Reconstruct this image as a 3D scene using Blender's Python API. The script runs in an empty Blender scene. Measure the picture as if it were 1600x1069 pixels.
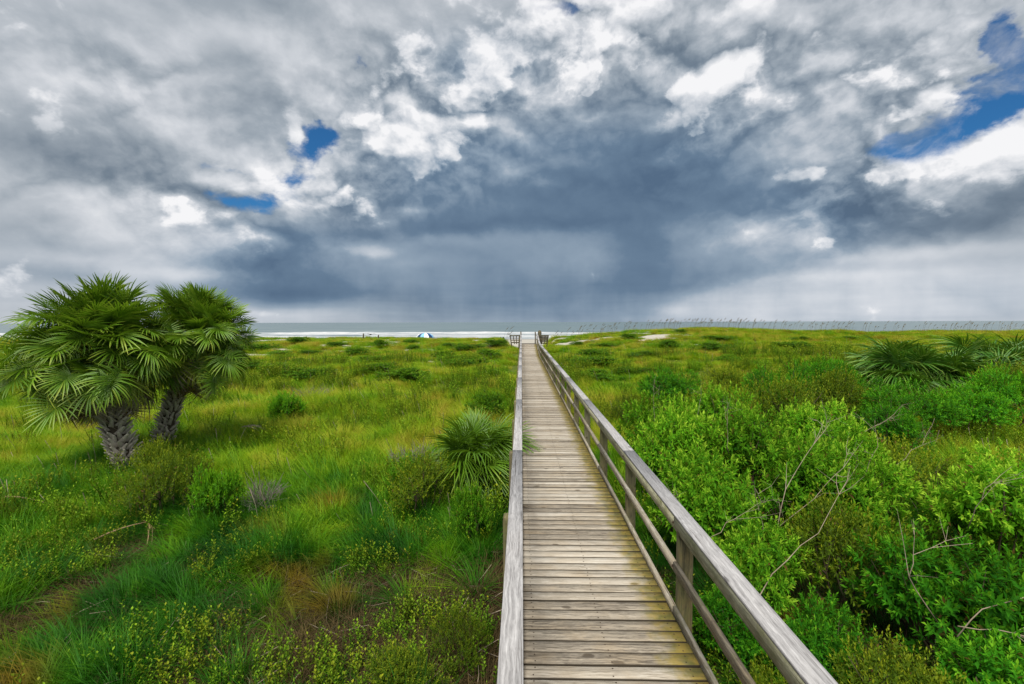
import bpy, math, random
import numpy as np

R = math.radians
D = bpy.data
scene = bpy.context.scene
COL = scene.collection
random.seed(7)
RNG = np.random.default_rng(11)

# ------------------------------------------------------------------ camera
cam_data = D.cameras.new("camera")
cam = D.objects.new("camera", cam_data)
COL.objects.link(cam)
cam.location = (0.0, 0.0, 2.8)
cam_data.sensor_width = 36.0
cam_data.lens = 16.2
cam.rotation_mode = 'XYZ'
cam.rotation_euler = (R(90 - 2.47), R(0.15), R(1.19))
cam_data.clip_start = 0.05
cam_data.clip_end = 60000.0
scene.camera = cam

# ------------------------------------------------------------------ exposure
EXPO = 2.0
scene.view_settings.view_transform = 'Standard'
scene.view_settings.look = 'None'
scene.view_settings.exposure = EXPO
scene.view_settings.gamma = 1.0
scene.view_settings.use_curve_mapping = False
scene.cycles.max_bounces = 6
scene.cycles.diffuse_bounces = 3
scene.cycles.transmission_bounces = 4
scene.cycles.transparent_max_bounces = 4
scene.cycles.caustics_reflective = False
scene.cycles.caustics_refractive = False

# ------------------------------------------------------------------ sun (softened by cloud)
SUN_EL, SUN_AZ = R(56), R(192)          # azimuth clockwise from +Y: behind the viewer
sun_data = D.lights.new("sun", 'SUN')
sun_data.energy = 1.4
sun_data.angle = R(36)
sun_data.color = (1.0, 0.95, 0.86)
sun = D.objects.new("sun", sun_data)
COL.objects.link(sun)
sun.rotation_euler = (R(90) - SUN_EL, 0.0, math.pi - SUN_AZ)
sun.rotation_euler = (math.pi / 2 - SUN_EL, 0.0, -SUN_AZ + math.pi)


# ------------------------------------------------------------------ node helper
class NT:
    def __init__(self, tree):
        self.t = tree
        self.n = tree.nodes
        self.l = tree.links

    def node(self, typ, **kw):
        nd = self.n.new(typ)
        for k, v in kw.items():
            setattr(nd, k, v)
        return nd

    def link(self, a, b):
        self.l.new(a, b)

    def put(self, sock, v):
        if isinstance(v, bpy.types.NodeSocket):
            self.l.new(v, sock)
        elif v is not None:
            sock.default_value = v

    def math(self, op, a, b=None, c=None, clamp=False):
        nd = self.node('ShaderNodeMath', operation=op, use_clamp=clamp)
        for i, v in enumerate((a, b, c)):
            self.put(nd.inputs[i], v)
        return nd.outputs[0]

    def vmath(self, op, a, b=None, out=0, scale=None):
        nd = self.node('ShaderNodeVectorMath', operation=op)
        self.put(nd.inputs[0], a)
        if b is not None:
            self.put(nd.inputs[1], b)
        if scale is not None:
            self.put(nd.inputs['Scale'], scale)
        return nd.outputs[out]

    def noise(self, vec, scale, detail=4.0, rough=0.55, distortion=0.0, color=False, lac=2.0):
        nd = self.node('ShaderNodeTexNoise')
        nd.inputs['Scale'].default_value = scale
        nd.inputs['Detail'].default_value = detail
        nd.inputs['Roughness'].default_value = rough
        nd.inputs['Lacunarity'].default_value = lac
        nd.inputs['Distortion'].default_value = distortion
        if vec is not None:
            self.l.new(vec, nd.inputs['Vector'])
        return nd.outputs['Color' if color else 0]

    def ramp(self, fac, stops, interp='LINEAR'):
        nd = self.node('ShaderNodeValToRGB')
        cr = nd.color_ramp
        cr.interpolation = interp
        while len(cr.elements) < len(stops):
            cr.elements.new(0.5)
        for e, (p, c) in zip(cr.elements, stops):
            e.position = p
            e.color = (c[0], c[1], c[2], 1.0)
        self.put(nd.inputs[0], fac)
        return nd.outputs[0]

    def mix(self, fac, a, b, blend='MIX'):
        nd = self.node('ShaderNodeMix', data_type='RGBA', blend_type=blend)
        self.put(nd.inputs[0], fac)
        for s, v in ((nd.inputs[6], a), (nd.inputs[7], b)):
            if isinstance(v, (tuple, list)):
                v = (v[0], v[1], v[2], 1.0)
            self.put(s, v)
        return nd.outputs[2]

    def maprange(self, v, a, b, c=0.0, d=1.0, smooth=False):
        nd = self.node('ShaderNodeMapRange', interpolation_type='SMOOTHSTEP' if smooth else 'LINEAR')
        self.put(nd.inputs[0], v)
        for i, q in enumerate((a, b, c, d)):
            nd.inputs[i + 1].default_value = q
        return nd.outputs[0]

    def scalevec(self, vec, s):
        nd = self.node('ShaderNodeMapping')
        self.l.new(vec, nd.inputs[0])
        nd.inputs['Scale'].default_value = s
        return nd.outputs[0]


def lin(r, g, b):
    """sRGB 0-255 to linear"""
    o = []
    for v in (r, g, b):
        v /= 255.0
        o.append(v / 12.92 if v <= 0.04045 else ((v + 0.055) / 1.055) ** 2.4)
    return tuple(o)


# ------------------------------------------------------------------ sky with storm clouds (direction space)
# cloud masses: azimuth, elevation, half-width, half-height (degrees), tilt, strength
CLOUD_LIGHT = [
    (-43.71, 25.64, 8.48, 1.37, 0, -0.1), (-28.34, 29.59, 14.01, 2.14, -4, -0.2), (-43.65, 15.12, 8.17, 3.3, 0, -0.27), (-32.64, 22.26, 6.8, 2.24, 10, -0.13), (-46.73, 7.06, 5.45, 1.52, 0, -0.12),
    (-34.13, 7.14, 3.9, 1.17, 0, -0.05), (-38.15, 14.6, 3.51, 1.63, 0, -0.12), (-46.81, 4.6, 2.71, 0.77, 0, -0.15), (-39.18, 21.24, 2.9, 1.37, 0, 0.17), (-46.7, 19.54, 2.68, 1.91, 20, 0.12),
    (-34.46, 25.84, 3.25, 1.03, 15, 0.1), (-37, 19.63, 2.05, 1.22, 0, 0.12), (-26.55, 26.81, 4.43, 1.37, 10, 0.12), (-20.18, 31.11, 2.07, 1.15, 0, 0.16), (-42.45, 11.83, 7.6, 1.01, 0, 0.12),
    (-40.92, 10.08, 2.1, 1.17, 0, 0.17), (-37.82, 8.07, 6.11, 1.36, 0, 0.14), (-33.93, 15.51, 4.99, 1.21, -12, 0.18), (-31.61, 17.53, 2.91, 0.85, 0, 0.16), (-28.38, 28.04, 2.45, 1.05, 0, 0.05),
    (-35.82, 4.9, 5.9, 0.52, 0, 0.18), (-40.8, 5.97, 7.07, 0.6, 0, 0.1), (-18.22, 22.81, 4.27, 1.87, 0, 0.16), (-5.46, 27.69, 3.47, 1.48, 0, -0.14), (-9.63, 32.79, 7.52, 1.05, 0, -0.05),
    (20.22, 29.14, 4.02, 1.07, 30, -0.06), (42.23, 23.51, 2.86, 1.63, 0, 0.16), (38.3, 25.28, 2.77, 1.06, 0, -0.1), (39.74, 22.42, 1.11, 0.69, 0, -0.15), (35.33, 21.09, 3.52, 1.07, 15, 0.15),
    (27.35, 22.29, 3.61, 1.04, 15, 0.12), (32.48, 10.89, 1.31, 2.51, 0, 0.19), (35.87, 11.05, 3.01, 2.28, 0, -0.26), (41.45, 9.09, 3.84, 1.46, 0, -0.22), (45.04, 9.35, 2.26, 2.11, 0, -0.18),
    (46.08, 11.21, 1.08, 1.02, 0, -0.15), (37.9, 7.81, 2.85, 0.72, 0, -0.12), (40.67, 6.35, 7.51, 0.58, 0, 0.12), (36.04, 4.61, 6.04, 0.56, 0, 0.13), (42.87, 3.6, 4.1, 0.79, 0, 0.06),
    (26.42, 9.24, 2.17, 0.68, 0, 0.18), (27.71, 6.09, 5.45, 0.82, 0, -0.06), (6.58, 20.62, 15.02, 5.33, 0, -0.17), (19.74, 18.89, 10.18, 4.83, 10, -0.17), (17.02, 14.83, 13.3, 3.79, 0, -0.14),
    (0.38, 14.26, 15.34, 3.06, -3, -0.2), (-12.08, 12.06, 10.53, 1.32, -4, -0.14), (26.37, 11.91, 5.56, 2.98, 0, -0.1), (-16.54, 13.49, 4.38, 1.42, 20, -0.08), (-7.47, 11.09, 13.02, 0.67, 2, -0.16),
    (6.64, 11.65, 7.69, 0.67, 0, -0.08), (-19.47, 10.03, 4.26, 0.58, 0, -0.06), (-28.85, 7.19, 4.34, 2.05, 20, -0.26), (-25.71, 4.56, 5.24, 1.57, 0, -0.16), (-27.68, 2.94, 6.98, 0.64, 0, -0.22),
    (-19.53, 5.5, 4.98, 1.93, 0, -0.1), (-22.96, 9.32, 4.08, 1.42, 0, -0.1), (-1.19, 5.01, 19.06, 5.15, 0, -0.22), (14.96, 7.8, 3.64, 3.7, -35, -0.16), (16.45, 4.77, 8.59, 1.79, 8, -0.16),
    (24.62, 4.86, 5.77, 0.99, 8, -0.14), (-4.36, 1.46, 15.45, 1.74, 0, -0.06), (6.66, 7.65, 5.41, 2.29, 0, 0.06), (-9.81, 8.63, 4.62, 0.61, 0, -0.07), (-13.64, 7.17, 2.26, 0.6, 0, 0.06),
    (11.28, 4.89, 4.52, 3.05, 0, 0.05), (-19.7, 8.86, 2.13, 0.65, 0, 0.17), (-16.6, 8.42, 1.76, 0.44, 0, 0.15), (0.38, 17.34, 2.35, 0.99, 0, 0.16), (-13.58, 12.94, 1.5, 0.43, 0, 0.15),
    (8.85, 23.1, 1.06, 0.38, 0, 0.15), (-19.54, 4.75, 2.14, 1.04, 0, 0.06), (4.24, 25.53, 3.85, 1.85, 0, 0.08), (5.07, 16.19, 19.42, 6.37, 0, -0.06), (-1.19, 3.04, 17.3, 3.78, 0, -0.07),
    (31.31, 1.97, 8.48, 1.6, 0, 0.06), (-25.78, 0.97, 5.25, 0.65, 0, 0.14), (14.23, 7.82, 3.67, 4.45, -35, -0.06), (-28.26, 5.51, 5.02, 2.08, 0, -0.12), (-22.37, 3.57, 6.19, 1.03, 0, -0.1),
    (35.87, 11.05, 3.51, 2.04, 0, -0.12), (42.29, 8.97, 3.74, 1.33, 0, -0.1), (19.68, 1.29, 1.8, 0.74, 0, 0.14), (38.53, 2.04, 14.35, 1.82, 0, 0.05),]
BRIGHT_HEADS = [
    (-33.75, 11.34, 3.35, 1.52, -10, 0.22), (-27.63, 20.6, 1.25, 1.57, 0, 0.22), (-14.91, 27.08, 5.85, 2.63, 30, 0.24), (-8.95, 22.26, 4.59, 2.08, 20, 0.32), (-12.77, 19.74, 4.5, 2, 0, 0.3),
    (-16.45, 20.77, 2.18, 1.43, 0, 0.25), (-22.87, 14.52, 3.39, 2.3, -20, 0.3), (-26.17, 14.83, 2.58, 0.99, -15, 0.25), (-12.42, 17.04, 1.89, 0.83, 10, 0.3), (2.68, 30.02, 5.77, 2.15, 25, 0.36),
    (-2.74, 29.78, 3.1, 1.42, 0, 0.26), (12.46, 31.81, 5.1, 1.37, 30, 0.38), (8.77, 31.35, 3.37, 1.62, 0, 0.28), (16.08, 29.76, 2.12, 1.36, 0, 0.25), (-4.31, 23.39, 1.4, 1.42, 0, 0.2),
    (24.7, 30.62, 1.38, 0.7, 0, 0.38), (21.62, 25.31, 7.25, 1.61, 38, 0.25), (29.01, 26.06, 6.95, 1.86, 25, 0.27), (35.53, 22.87, 5.5, 2.08, 15, 0.25), (40.7, 19.66, 2.59, 1.42, 0, 0.28),
    (19.64, 24.15, 2.72, 1.19, 40, 0.2), (44.36, 23.64, 1.52, 1.79, 0, 0.2), (39.86, 18.61, 2, 0.63, 10, 0.2), (41.69, 15.02, 2.95, 1.17, 22, 0.42), (45.57, 15.56, 1.47, 1.48, 0, 0.4),
    (39.1, 14.51, 2.28, 0.89, 15, 0.36), (44.15, 13.42, 2.71, 1.03, 0, 0.26), (35.5, 15.22, 1.76, 0.81, 10, 0.3), (42.07, 16.23, 1.24, 0.73, 0, 0.2), (31.57, 14.42, 0.78, 0.73, 0, 0.3),
    (33.89, 8.23, 1.32, 0.88, 0, 0.28), (29.87, 14.98, 1.15, 0.62, 0, 0.2), (42.66, 10.28, 1.23, 0.76, -20, 0.22), (9.19, 26.6, 0.9, 0.48, 0, 0.45), (20.18, 20.73, 1.08, 0.56, 40, 0.25),
    (13.98, 27.51, 1.74, 0.4, 15, 0.2), (-27.71, 1.1, 4.45, 0.57, 0, 0.24),]
BLUE_GAPS = [
    (-29.63, 13.44, 3.16, 1.16, -8, 0.85), (-25.79, 17.47, 2.46, 1.79, 30, 0.8), (-23.45, 19.99, 2.28, 0.75, 0, 0.7), (-27.35, 19.13, 2.14, 0.74, 0, 0.65), (-32.78, 16.73, 2.27, 0.42, 0, 0.5),
    (-28.65, 16.32, 2.22, 0.51, 0, 0.5), (45.77, 20.22, 1.23, 2.21, -20, 1), (44.24, 16.42, 2.54, 1.3, 25, 0.95), (39.95, 15.96, 2.57, 1.19, 30, 0.85), (37.44, 15.8, 1.62, 0.78, 0, 0.7),
    (46.03, 22.57, 0.79, 1.59, 0, 0.7), (42.4, 18.42, 2.46, 0.7, 30, 0.35), (-18.13, 28.43, 1.56, 0.67, 0, 0.5), (0.36, 32, 2.7, 0.65, 0, 0.38), (4.97, 32.13, 1.99, 0.54, 0, 0.5),
    (31.17, 19.24, 1.67, 0.46, 20, 0.3),]
CUMULUS = [
    (-12.73, 23.32, 11.11, 5.68, 0, 1), (4.98, 30.77, 9.86, 3.32, 20, 1), (17.48, 29.57, 8.3, 3.25, 20, 0.7), (30.2, 24.46, 11.33, 4.32, 20, 0.8), (41.58, 18.4, 6.77, 5.08, 0, 1),
    (-23.53, 15.12, 7.37, 2.67, 0, 0.9), (-35.65, 11.72, 9.12, 3.08, 0, 0.6), (34.83, 12.1, 5.67, 3.61, 0, 0.7), (-40.36, 20.92, 8, 3.63, 0, 0.45), (-28.25, 5.85, 5.64, 2.08, 0, 0.2),
    (10.36, 22.04, 11.12, 5.16, 0, 0.12), (21.2, 12.41, 8.05, 4.12, 0, 0.12),]
RAIN_BLUE = [
    (2.76, 6.55, 24.41, 8.46, 0, 1), (10.42, 16.67, 18.25, 7.62, 0, 0.8), (-28.25, 5.85, 6.89, 3.46, 0, 1.1), (24.58, 7.31, 9.58, 4.86, 0, 0.6), (-8.97, 18.93, 11.39, 4.1, 0, 0.3),
    (-5.07, 28.58, 6.16, 2.33, 0, 0.5), (39.46, 2.01, 13.99, 2.4, 0, 0.85), (-43.11, 4.31, 11.13, 2.33, 0, 0.35),]


SKY_STRENGTH = 0.1


def build_world():
    w = D.worlds.new("World")
    scene.world = w
    w.use_nodes = True
    t = NT(w.node_tree)
    w.node_tree.nodes.clear()
    out = t.node('ShaderNodeOutputWorld')
    bg = t.node('ShaderNodeBackground')
    bg.inputs['Strength'].default_value = SKY_STRENGTH
    t.link(bg.outputs[0], out.inputs[0])
    sky = t.node('ShaderNodeTexSky', sky_type='NISHITA')
    sky.sun_disc = False
    sky.sun_elevation = SUN_EL
    sky.sun_rotation = SUN_AZ
    sky.ozone_density = 3.0
    sky.dust_density = 0.4
    co = t.node('ShaderNodeTexCoord').outputs['Generated']
    d = t.vmath('NORMALIZE', co)
    sep = t.node('ShaderNodeSeparateXYZ')
    t.link(d, sep.inputs[0])
    x, y, z = sep.outputs
    deg = 180.0 / math.pi
    az = t.math('MULTIPLY', t.math('ARCTAN2', x, y), deg)
    el = t.math('MULTIPLY', t.math('ARCSINE', z), deg)
    comb = t.node('ShaderNodeCombineXYZ')
    t.link(az, comb.inputs[0])
    t.link(el, comb.inputs[1])
    ae = comb.outputs[0]
    P = t.scalevec(d, (1.0, 1.0, 1.35))
    # ragged edges: coarse and fine warps of the directions
    w1 = t.vmath('SUBTRACT', t.noise(P, 3.6, 9.0, 0.60, color=True), (0.5, 0.5, 0.5))
    warp = t.vmath('MULTIPLY', w1, (15.0, 10.0, 0.0))
    # near the horizon the clouds are seen flat on: less vertical warp
    flat = t.maprange(el, 3.0, 20.0, 0.10, 1.0)
    cw = t.node('ShaderNodeCombineXYZ')
    cw.inputs[0].default_value = 1.0
    t.link(flat, cw.inputs[1])
    warp = t.vmath('MULTIPLY', warp, cw.outputs[0])
    q = t.vmath('ADD', ae, warp)

    def features(vec):
        """(u*u, u*v, v*v) and (u, v, 1) of a direction given in degrees"""
        sp = t.node('ShaderNodeSeparateXYZ')
        t.link(vec, sp.inputs[0])
        u, v_ = sp.outputs[0], sp.outputs[1]
        a_ = t.node('ShaderNodeCombineXYZ')
        t.link(t.math('MULTIPLY', u, u), a_.inputs[0])
        t.link(t.math('MULTIPLY', u, v_), a_.inputs[1])
        t.link(t.math('MULTIPLY', v_, v_), a_.inputs[2])
        b_ = t.node('ShaderNodeCombineXYZ')
        t.link(u, b_.inputs[0])
        t.link(v_, b_.inputs[1])
        b_.inputs[2].default_value = 1.0
        return a_.outputs[0], b_.outputs[0]

    def blobs(table, base, vec):
        """a sum of soft tilted ellipses of cloud"""
        acc = base
        f1, f2 = features(vec)
        for i, (a, e, sa, se, rot, amp) in enumerate(table):
            if i and i % 14 == 0:       # evaluate in batches: keeps the shader's stack small
                f2 = after(f2, acc)
            c, s = math.cos(R(rot)), math.sin(R(rot))
            ka, kb = 1 / (sa * 1.25) ** 2, 1 / (se * 1.25) ** 2
            A = c * c * ka + s * s * kb
            C2 = s * s * ka + c * c * kb
            Bx = 2 * c * s * (ka - kb)
            Dx, Ey = -2 * A * a - Bx * e, -2 * C2 * e - Bx * a
            F = A * a * a + Bx * a * e + C2 * e * e
            q1 = t.vmath('DOT_PRODUCT', f2, (Dx, Ey, F), out='Value')
            q2 = t.vmath('DOT_PRODUCT', f1, (A, Bx, C2), out='Value')
            g = t.math('POWER', 0.3679, t.math('ADD', q1, q2))
            acc = t.math('MULTIPLY_ADD', g, amp, acc)
        return acc

    def after(vec, acc):
        vm = t.node('ShaderNodeVectorMath', operation='MULTIPLY_ADD')
        t.link(acc, vm.inputs[0])
        vm.inputs[1].default_value = (1e-7, 1e-7, 0)
        t.link(vec, vm.inputs[2])
        return vm.outputs[0]

    light = blobs(CLOUD_LIGHT, 0.65, q)
    heads = blobs(BRIGHT_HEADS, 0.0, after(q, light))
    gaps = blobs(BLUE_GAPS, 0.0, after(q, heads))
    crisp = t.math('MINIMUM', blobs(CUMULUS, 0.09, after(ae, gaps)), 1.0)
    blue = t.math('MINIMUM', blobs(RAIN_BLUE, 0.12, after(ae, crisp)), 1.0)

    # billows, lit from above
    def billow(vec):
        n_ = t.noise(vec, 5.5, 6.0, 0.52)
        return t.math('ABSOLUTE', t.math('MULTIPLY_ADD', n_, 2.0, -1.0))

    wp = t.vmath('MULTIPLY', w1, (0.09, 0.09, 0.09))
    Pw = t.vmath('ADD', P, wp)
    b0 = billow(Pw)
    b1 = billow(t.vmath('ADD', Pw, (0.010, 0.0, 0.026)))
    emboss = t.math('SUBTRACT', b0, b1)
    puff = t.math('SUBTRACT', b0, 0.22)
    fine = t.math('SUBTRACT', t.noise(Pw, 11.0, 7.0, 0.64), 0.5)
    soft = t.math('SUBTRACT', t.noise(P, 3.6, 6.0, 0.50), 0.5)
    # long streaks of low cloud towards the horizon
    streak = t.math('SUBTRACT', t.noise(t.scalevec(d, (3.0, 3.0, 34.0)), 1.3, 6.0, 0.55, 0.4), 0.5)
    low = t.maprange(el, 1.0, 9.0, 1.0, 0.0)
    det = t.math('MULTIPLY_ADD', emboss, 1.5, t.math('MULTIPLY_ADD', puff, 0.55, t.math('MULTIPLY', fine, 0.29)))
    # sunlit heads stand out of the grey with sharp scalloped edges
    hv = t.math('MULTIPLY_ADD', t.math('ADD', puff, t.math('MULTIPLY', fine, 0.55)), 0.62, heads)
    hm = t.maprange(hv, 0.085, 0.20, smooth=True)
    lit = t.math('MULTIPLY', hm, t.math('MULTIPLY_ADD', heads, 0.46, 0.13))
    v = t.math('MULTIPLY_ADD', det, t.math('MULTIPLY_ADD', hm, 0.25, crisp), t.math('ADD', light, lit))
    v = t.math('MULTIPLY_ADD', soft, 0.26, v)
    v = t.math('MULTIPLY_ADD', t.math('MULTIPLY', streak, low), 0.16, v)
    # falling rain: faint upright streaks under the storm
    rain = t.math('SUBTRACT', t.noise(t.scalevec(d, (13.0, 13.0, 1.2)), 1.0, 4.0, 0.55), 0.5)
    under = t.math('MULTIPLY', blue, t.maprange(el, 2.0, 10.0, 1.0, 0.0, smooth=True))
    v = t.math('MULTIPLY_ADD', t.math('MULTIPLY', rain, under), 0.22, v)
    v = t.math('MULTIPLY_ADD', v, 1.02, -0.06)      # contrast
    neutral = t.ramp(v, [(0.0, lin(92, 106, 120)), (0.22, lin(122, 134, 146)), (0.44, lin(163, 171, 179)),
                         (0.70, lin(206, 210, 216)), (0.98, lin(246, 246, 248))])
    bluish = t.ramp(v, [(0.0, lin(85, 108, 134)), (0.22, lin(104, 127, 151)), (0.44, lin(144, 162, 180)),
                        (0.70, lin(205, 211, 219)), (0.98, lin(246, 246, 248))])
    cloud = t.mix(blue, neutral, bluish)
    k = 1.0 / SKY_STRENGTH / 2 ** EXPO
    cloud = t.vmath('SCALE', cloud, scale=k)
    gapn = t.math('MULTIPLY', t.math('MULTIPLY_ADD', fine, 1.5, t.math('MULTIPLY', puff, -1.0)), t.maprange(gaps, 0.1, 0.5, 0.0, 1.3))
    gapv = t.math('ADD', gapn, gaps)
    gm = t.maprange(gapv, 0.30, 1.0, smooth=True)
    wisp = t.noise(t.vmath('ADD', Pw, (3.1, 1.7, 0.4)), 7.0, 6.0, 0.62, 0.6)
    gm = t.math('MULTIPLY', gm, t.maprange(wisp, 0.48, 0.70, 1.0, 0.45, smooth=True))
    clear = t.mix(1.0, sky.outputs[0], (0.055, 0.150, 0.220), 'MULTIPLY')
    col = t.mix(gm, cloud, clear)
    t.link(col, bg.inputs[0])
    w.cycles.sampling_method = 'NONE'      # a broad even sky needs no importance map
    return w


build_world()

# ------------------------------------------------------------------ mesh helpers
def tag(o, label=None, cat=None, group=None, kind=None):
    for k, v in (('label', label), ('category', cat), ('group', group), ('kind', kind)):
        if v:
            o[k] = v
    return o


def link(o, parent=None):
    COL.objects.link(o)
    if parent is not None:
        o.parent = parent
    return o


def empty(name, loc=(0, 0, 0), rz=0.0):
    o = D.objects.new(name, None)
    o.empty_display_size = 0.2
    o.location = loc
    o.rotation_euler = (0, 0, rz)
    return link(o)


def mesh_np(name, V, faces, mat=None, tint=None, smooth=False):
    """faces: list of integer arrays, each (m, k)"""
    me = D.meshes.new(name)
    V = np.asarray(V, dtype=np.float32).reshape(-1, 3)
    faces = [np.asarray(f, dtype=np.int32) for f in faces if len(f)]
    nl = sum(f.size for f in faces)
    nf = sum(len(f) for f in faces)
    me.vertices.add(len(V))
    me.vertices.foreach_set('co', V.ravel())
    me.loops.add(nl)
    me.loops.foreach_set('vertex_index', np.concatenate([f.ravel() for f in faces]))
    me.polygons.add(nf)
    starts, p = [], 0
    for f in faces:
        starts.append(p + np.arange(len(f)) * f.shape[1])
        p += f.size
    me.polygons.foreach_set('loop_start', np.concatenate(starts).astype(np.int32))
    if smooth:
        me.polygons.foreach_set('use_smooth', np.ones(nf, dtype=bool))
    if tint is not None:
        at = me.attributes.new('tint', 'FLOAT', 'POINT')
        at.data.foreach_set('value', np.asarray(tint, dtype=np.float32))
    me.update(calc_edges=True)
    me.validate()
    if mat is not None:
        me.materials.append(mat)
    return me


class MB:
    """collects pieces into one mesh"""

    def __init__(self):
        self.V, self.F3, self.F4, self.T, self.n = [], [], [], [], 0

    def add(self, V, F3=None, F4=None, tint=0.5):
        V = np.asarray(V, dtype=float).reshape(-1, 3)
        if F3 is not None and len(F3):
            self.F3.append(np.asarray(F3) + self.n)
        if F4 is not None and len(F4):
            self.F4.append(np.asarray(F4) + self.n)
        self.V.append(V)
        self.T.append(np.broadcast_to(np.asarray(tint, dtype=float), (len(V),)))
        self.n += len(V)

    def tube(self, pts, radii, sides=6, tint=0.5, cap=True):
        pts = np.asarray(pts, dtype=float)
        n = len(pts)
        radii = np.broadcast_to(np.asarray(radii, dtype=float), (n,))
        tan = np.gradient(pts, axis=0)
        tan /= np.linalg.norm(tan, axis=1)[:, None] + 1e-9
        ref = np.array([0.31, 0.95, 0.05])
        a = np.cross(tan, ref)
        a /= np.linalg.norm(a, axis=1)[:, None] + 1e-9
        b = np.cross(tan, a)
        th = np.arange(sides) * 2 * math.pi / sides
        V = (pts[:, None] + radii[:, None, None] * (np.cos(th)[None, :, None] * a[:, None] + np.sin(th)[None, :, None] * b[:, None])).reshape(-1, 3)
        i, j = np.meshgrid(np.arange(n - 1), np.arange(sides), indexing='ij')
        j2 = (j + 1) % sides
        F4 = np.stack([i * sides + j, i * sides + j2, (i + 1) * sides + j2, (i + 1) * sides + j], -1).reshape(-1, 4)
        F3 = None
        if cap:
            k = np.arange(1, sides - 1)
            z = np.zeros_like(k)
            o = (n - 1) * sides
            F3 = np.concatenate([np.stack([z, k + 1, k], -1), np.stack([z + o, k + o, k + 1 + o], -1)])
        self.add(V, F3, F4, tint)

    def board(self, p0, p1, w, h, ch=0.005, up=(0, 0, 1), tint=0.5):
        """a chamfered board from p0 to p1 (centre line), w across, h along up"""
        p0, p1, up = np.array(p0, float), np.array(p1, float), np.array(up, float)
        d = p1 - p0
        d /= np.linalg.norm(d)
        s = np.cross(d, up)
        s /= np.linalg.norm(s)
        u = np.cross(s, d)
        a, b = w / 2, h / 2
        prof = [(-a, -b), (a, -b), (a, b - ch), (a - ch, b), (-a + ch, b), (-a, b - ch)]
        V = [p + s * x + u * y for p in (p0, p1) for x, y in prof]
        n = len(prof)
        F4 = [(i, (i + 1) % n, n + (i + 1) % n, n + i) for i in range(n)]
        F4 += [(5, 2, 1, 0), (5, 4, 3, 2), (n, n + 1, n + 2, n + 5), (n + 5, n + 2, n + 3, n + 4)]
        self.add(V, None, F4, tint)

    def mesh(self, name, mat, smooth=False):
        fs = []
        if self.F3:
            fs.append(np.concatenate(self.F3))
        if self.F4:
            fs.append(np.concatenate(self.F4))
        return mesh_np(name, np.concatenate(self.V), fs, mat, np.concatenate(self.T), smooth)

    def obj(self, name, mat, parent=None, smooth=False):
        return link(D.objects.new(name, self.mesh(name, mat, smooth)), parent)


def obj(name, me, parent=None, loc=(0, 0, 0), rot=(0, 0, 0), sc=(1, 1, 1)):
    o = D.objects.new(name, me)
    o.location = loc
    o.rotation_euler = rot
    o.scale = sc
    return link(o, parent)


def copy_tree(o, parent=None):
    c = o.copy()
    COL.objects.link(c)
    c.parent = parent
    for ch in list(o.children):
        copy_tree(ch, c)
    return c


# ------------------------------------------------------------------ numpy noise
_perm = np.random.default_rng(3).random((256, 256))


def vnoise(x, y):
    xi, yi = np.floor(x).astype(int), np.floor(y).astype(int)
    fx, fy = x - xi, y - yi
    fx, fy = fx * fx * (3 - 2 * fx), fy * fy * (3 - 2 * fy)
    g = lambda i, j: _perm[i & 255, j & 255]
    return (g(xi, yi) * (1 - fx) + g(xi + 1, yi) * fx) * (1 - fy) + (g(xi, yi + 1) * (1 - fx) + g(xi + 1, yi + 1) * fx) * fy


def fbm(x, y, o=4):
    s, a, t = 0.0, 1.0, 0.0
    for k in range(o):
        s = s + a * vnoise(x * 2 ** k + 17.3 * k, y * 2 ** k + 5.1 * k)
        t += a
        a *= 0.5
    return s / t - 0.5


def sstep(a, b, x):
    t = np.clip((x - a) / (b - a), 0, 1)
    return t * t * (3 - 2 * t)


def deck_z(y):
    return 0.62 * sstep(38.0, 45.5, np.asarray(y, float))


def ground_z(x, y):
    x, y = np.asarray(x, float), np.asarray(y, float)
    z = -0.92 + 0.75 * sstep(9, 32, y) + 0.75 * sstep(32, 54, y)
    side = sstep(2.5, 17, x)
    z = z + side * (0.55 * sstep(12, 26, y) + 0.65 * sstep(28, 54, y))
    z = z - 0.42 * sstep(22, 34, x) * sstep(28, 54, y)
    z = z + 0.20 * fbm(x / 9 + 40, y / 9 + 40, 2) * sstep(4, 14, y) * 2.0
    z = z + 0.24 * fbm(x / 2.6, y / 2.6, 3) * sstep(6, 26, y)
    z = z + 0.7 * fbm(x / 15 + 9, y / 8 + 3, 3) * sstep(34, 50, y) * (1 - 0.3 * side)
    crest = 57 + 6 * fbm(x / 12 + 5, x * 0 + 2.5, 2)
    fall = sstep(0, 30, y - crest)
    beach = -1.75 - 1.5 * sstep(95, 175, y) - 3.0 * sstep(175, 320, y)
    z = z * (1 - fall) + beach * fall
    # the path of the boardwalk is kept open
    m = 1 - sstep(1.2, 3.6, np.abs(x - 0.75))
    m = m * (1 - sstep(75, 95, y))
    z = np.where(m > 0, z * (1 - m) + np.minimum(z, deck_z(y) - 0.45 - 1.6 * sstep(47.5, 58, y)) * m, z)
    return z


def sand_mask(x, y):
    """where bare sand shows through on the far dunes"""
    x, y = np.asarray(x, float), np.asarray(y, float)
    n = fbm(x / 3.4 + 21, y / 1.6 + 4, 3) + 0.35 * fbm(x / 14 + 3, y / 9 + 8, 2)
    th = 0.40 - 0.235 * sstep(20, 47, y) + 0.06 * sstep(2, 14, x)
    path = (1 - sstep(1.3, 2.4, np.abs(x - 0.75))) * sstep(47, 49, y)
    return np.maximum(sstep(th, th + 0.05, n), path)


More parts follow.
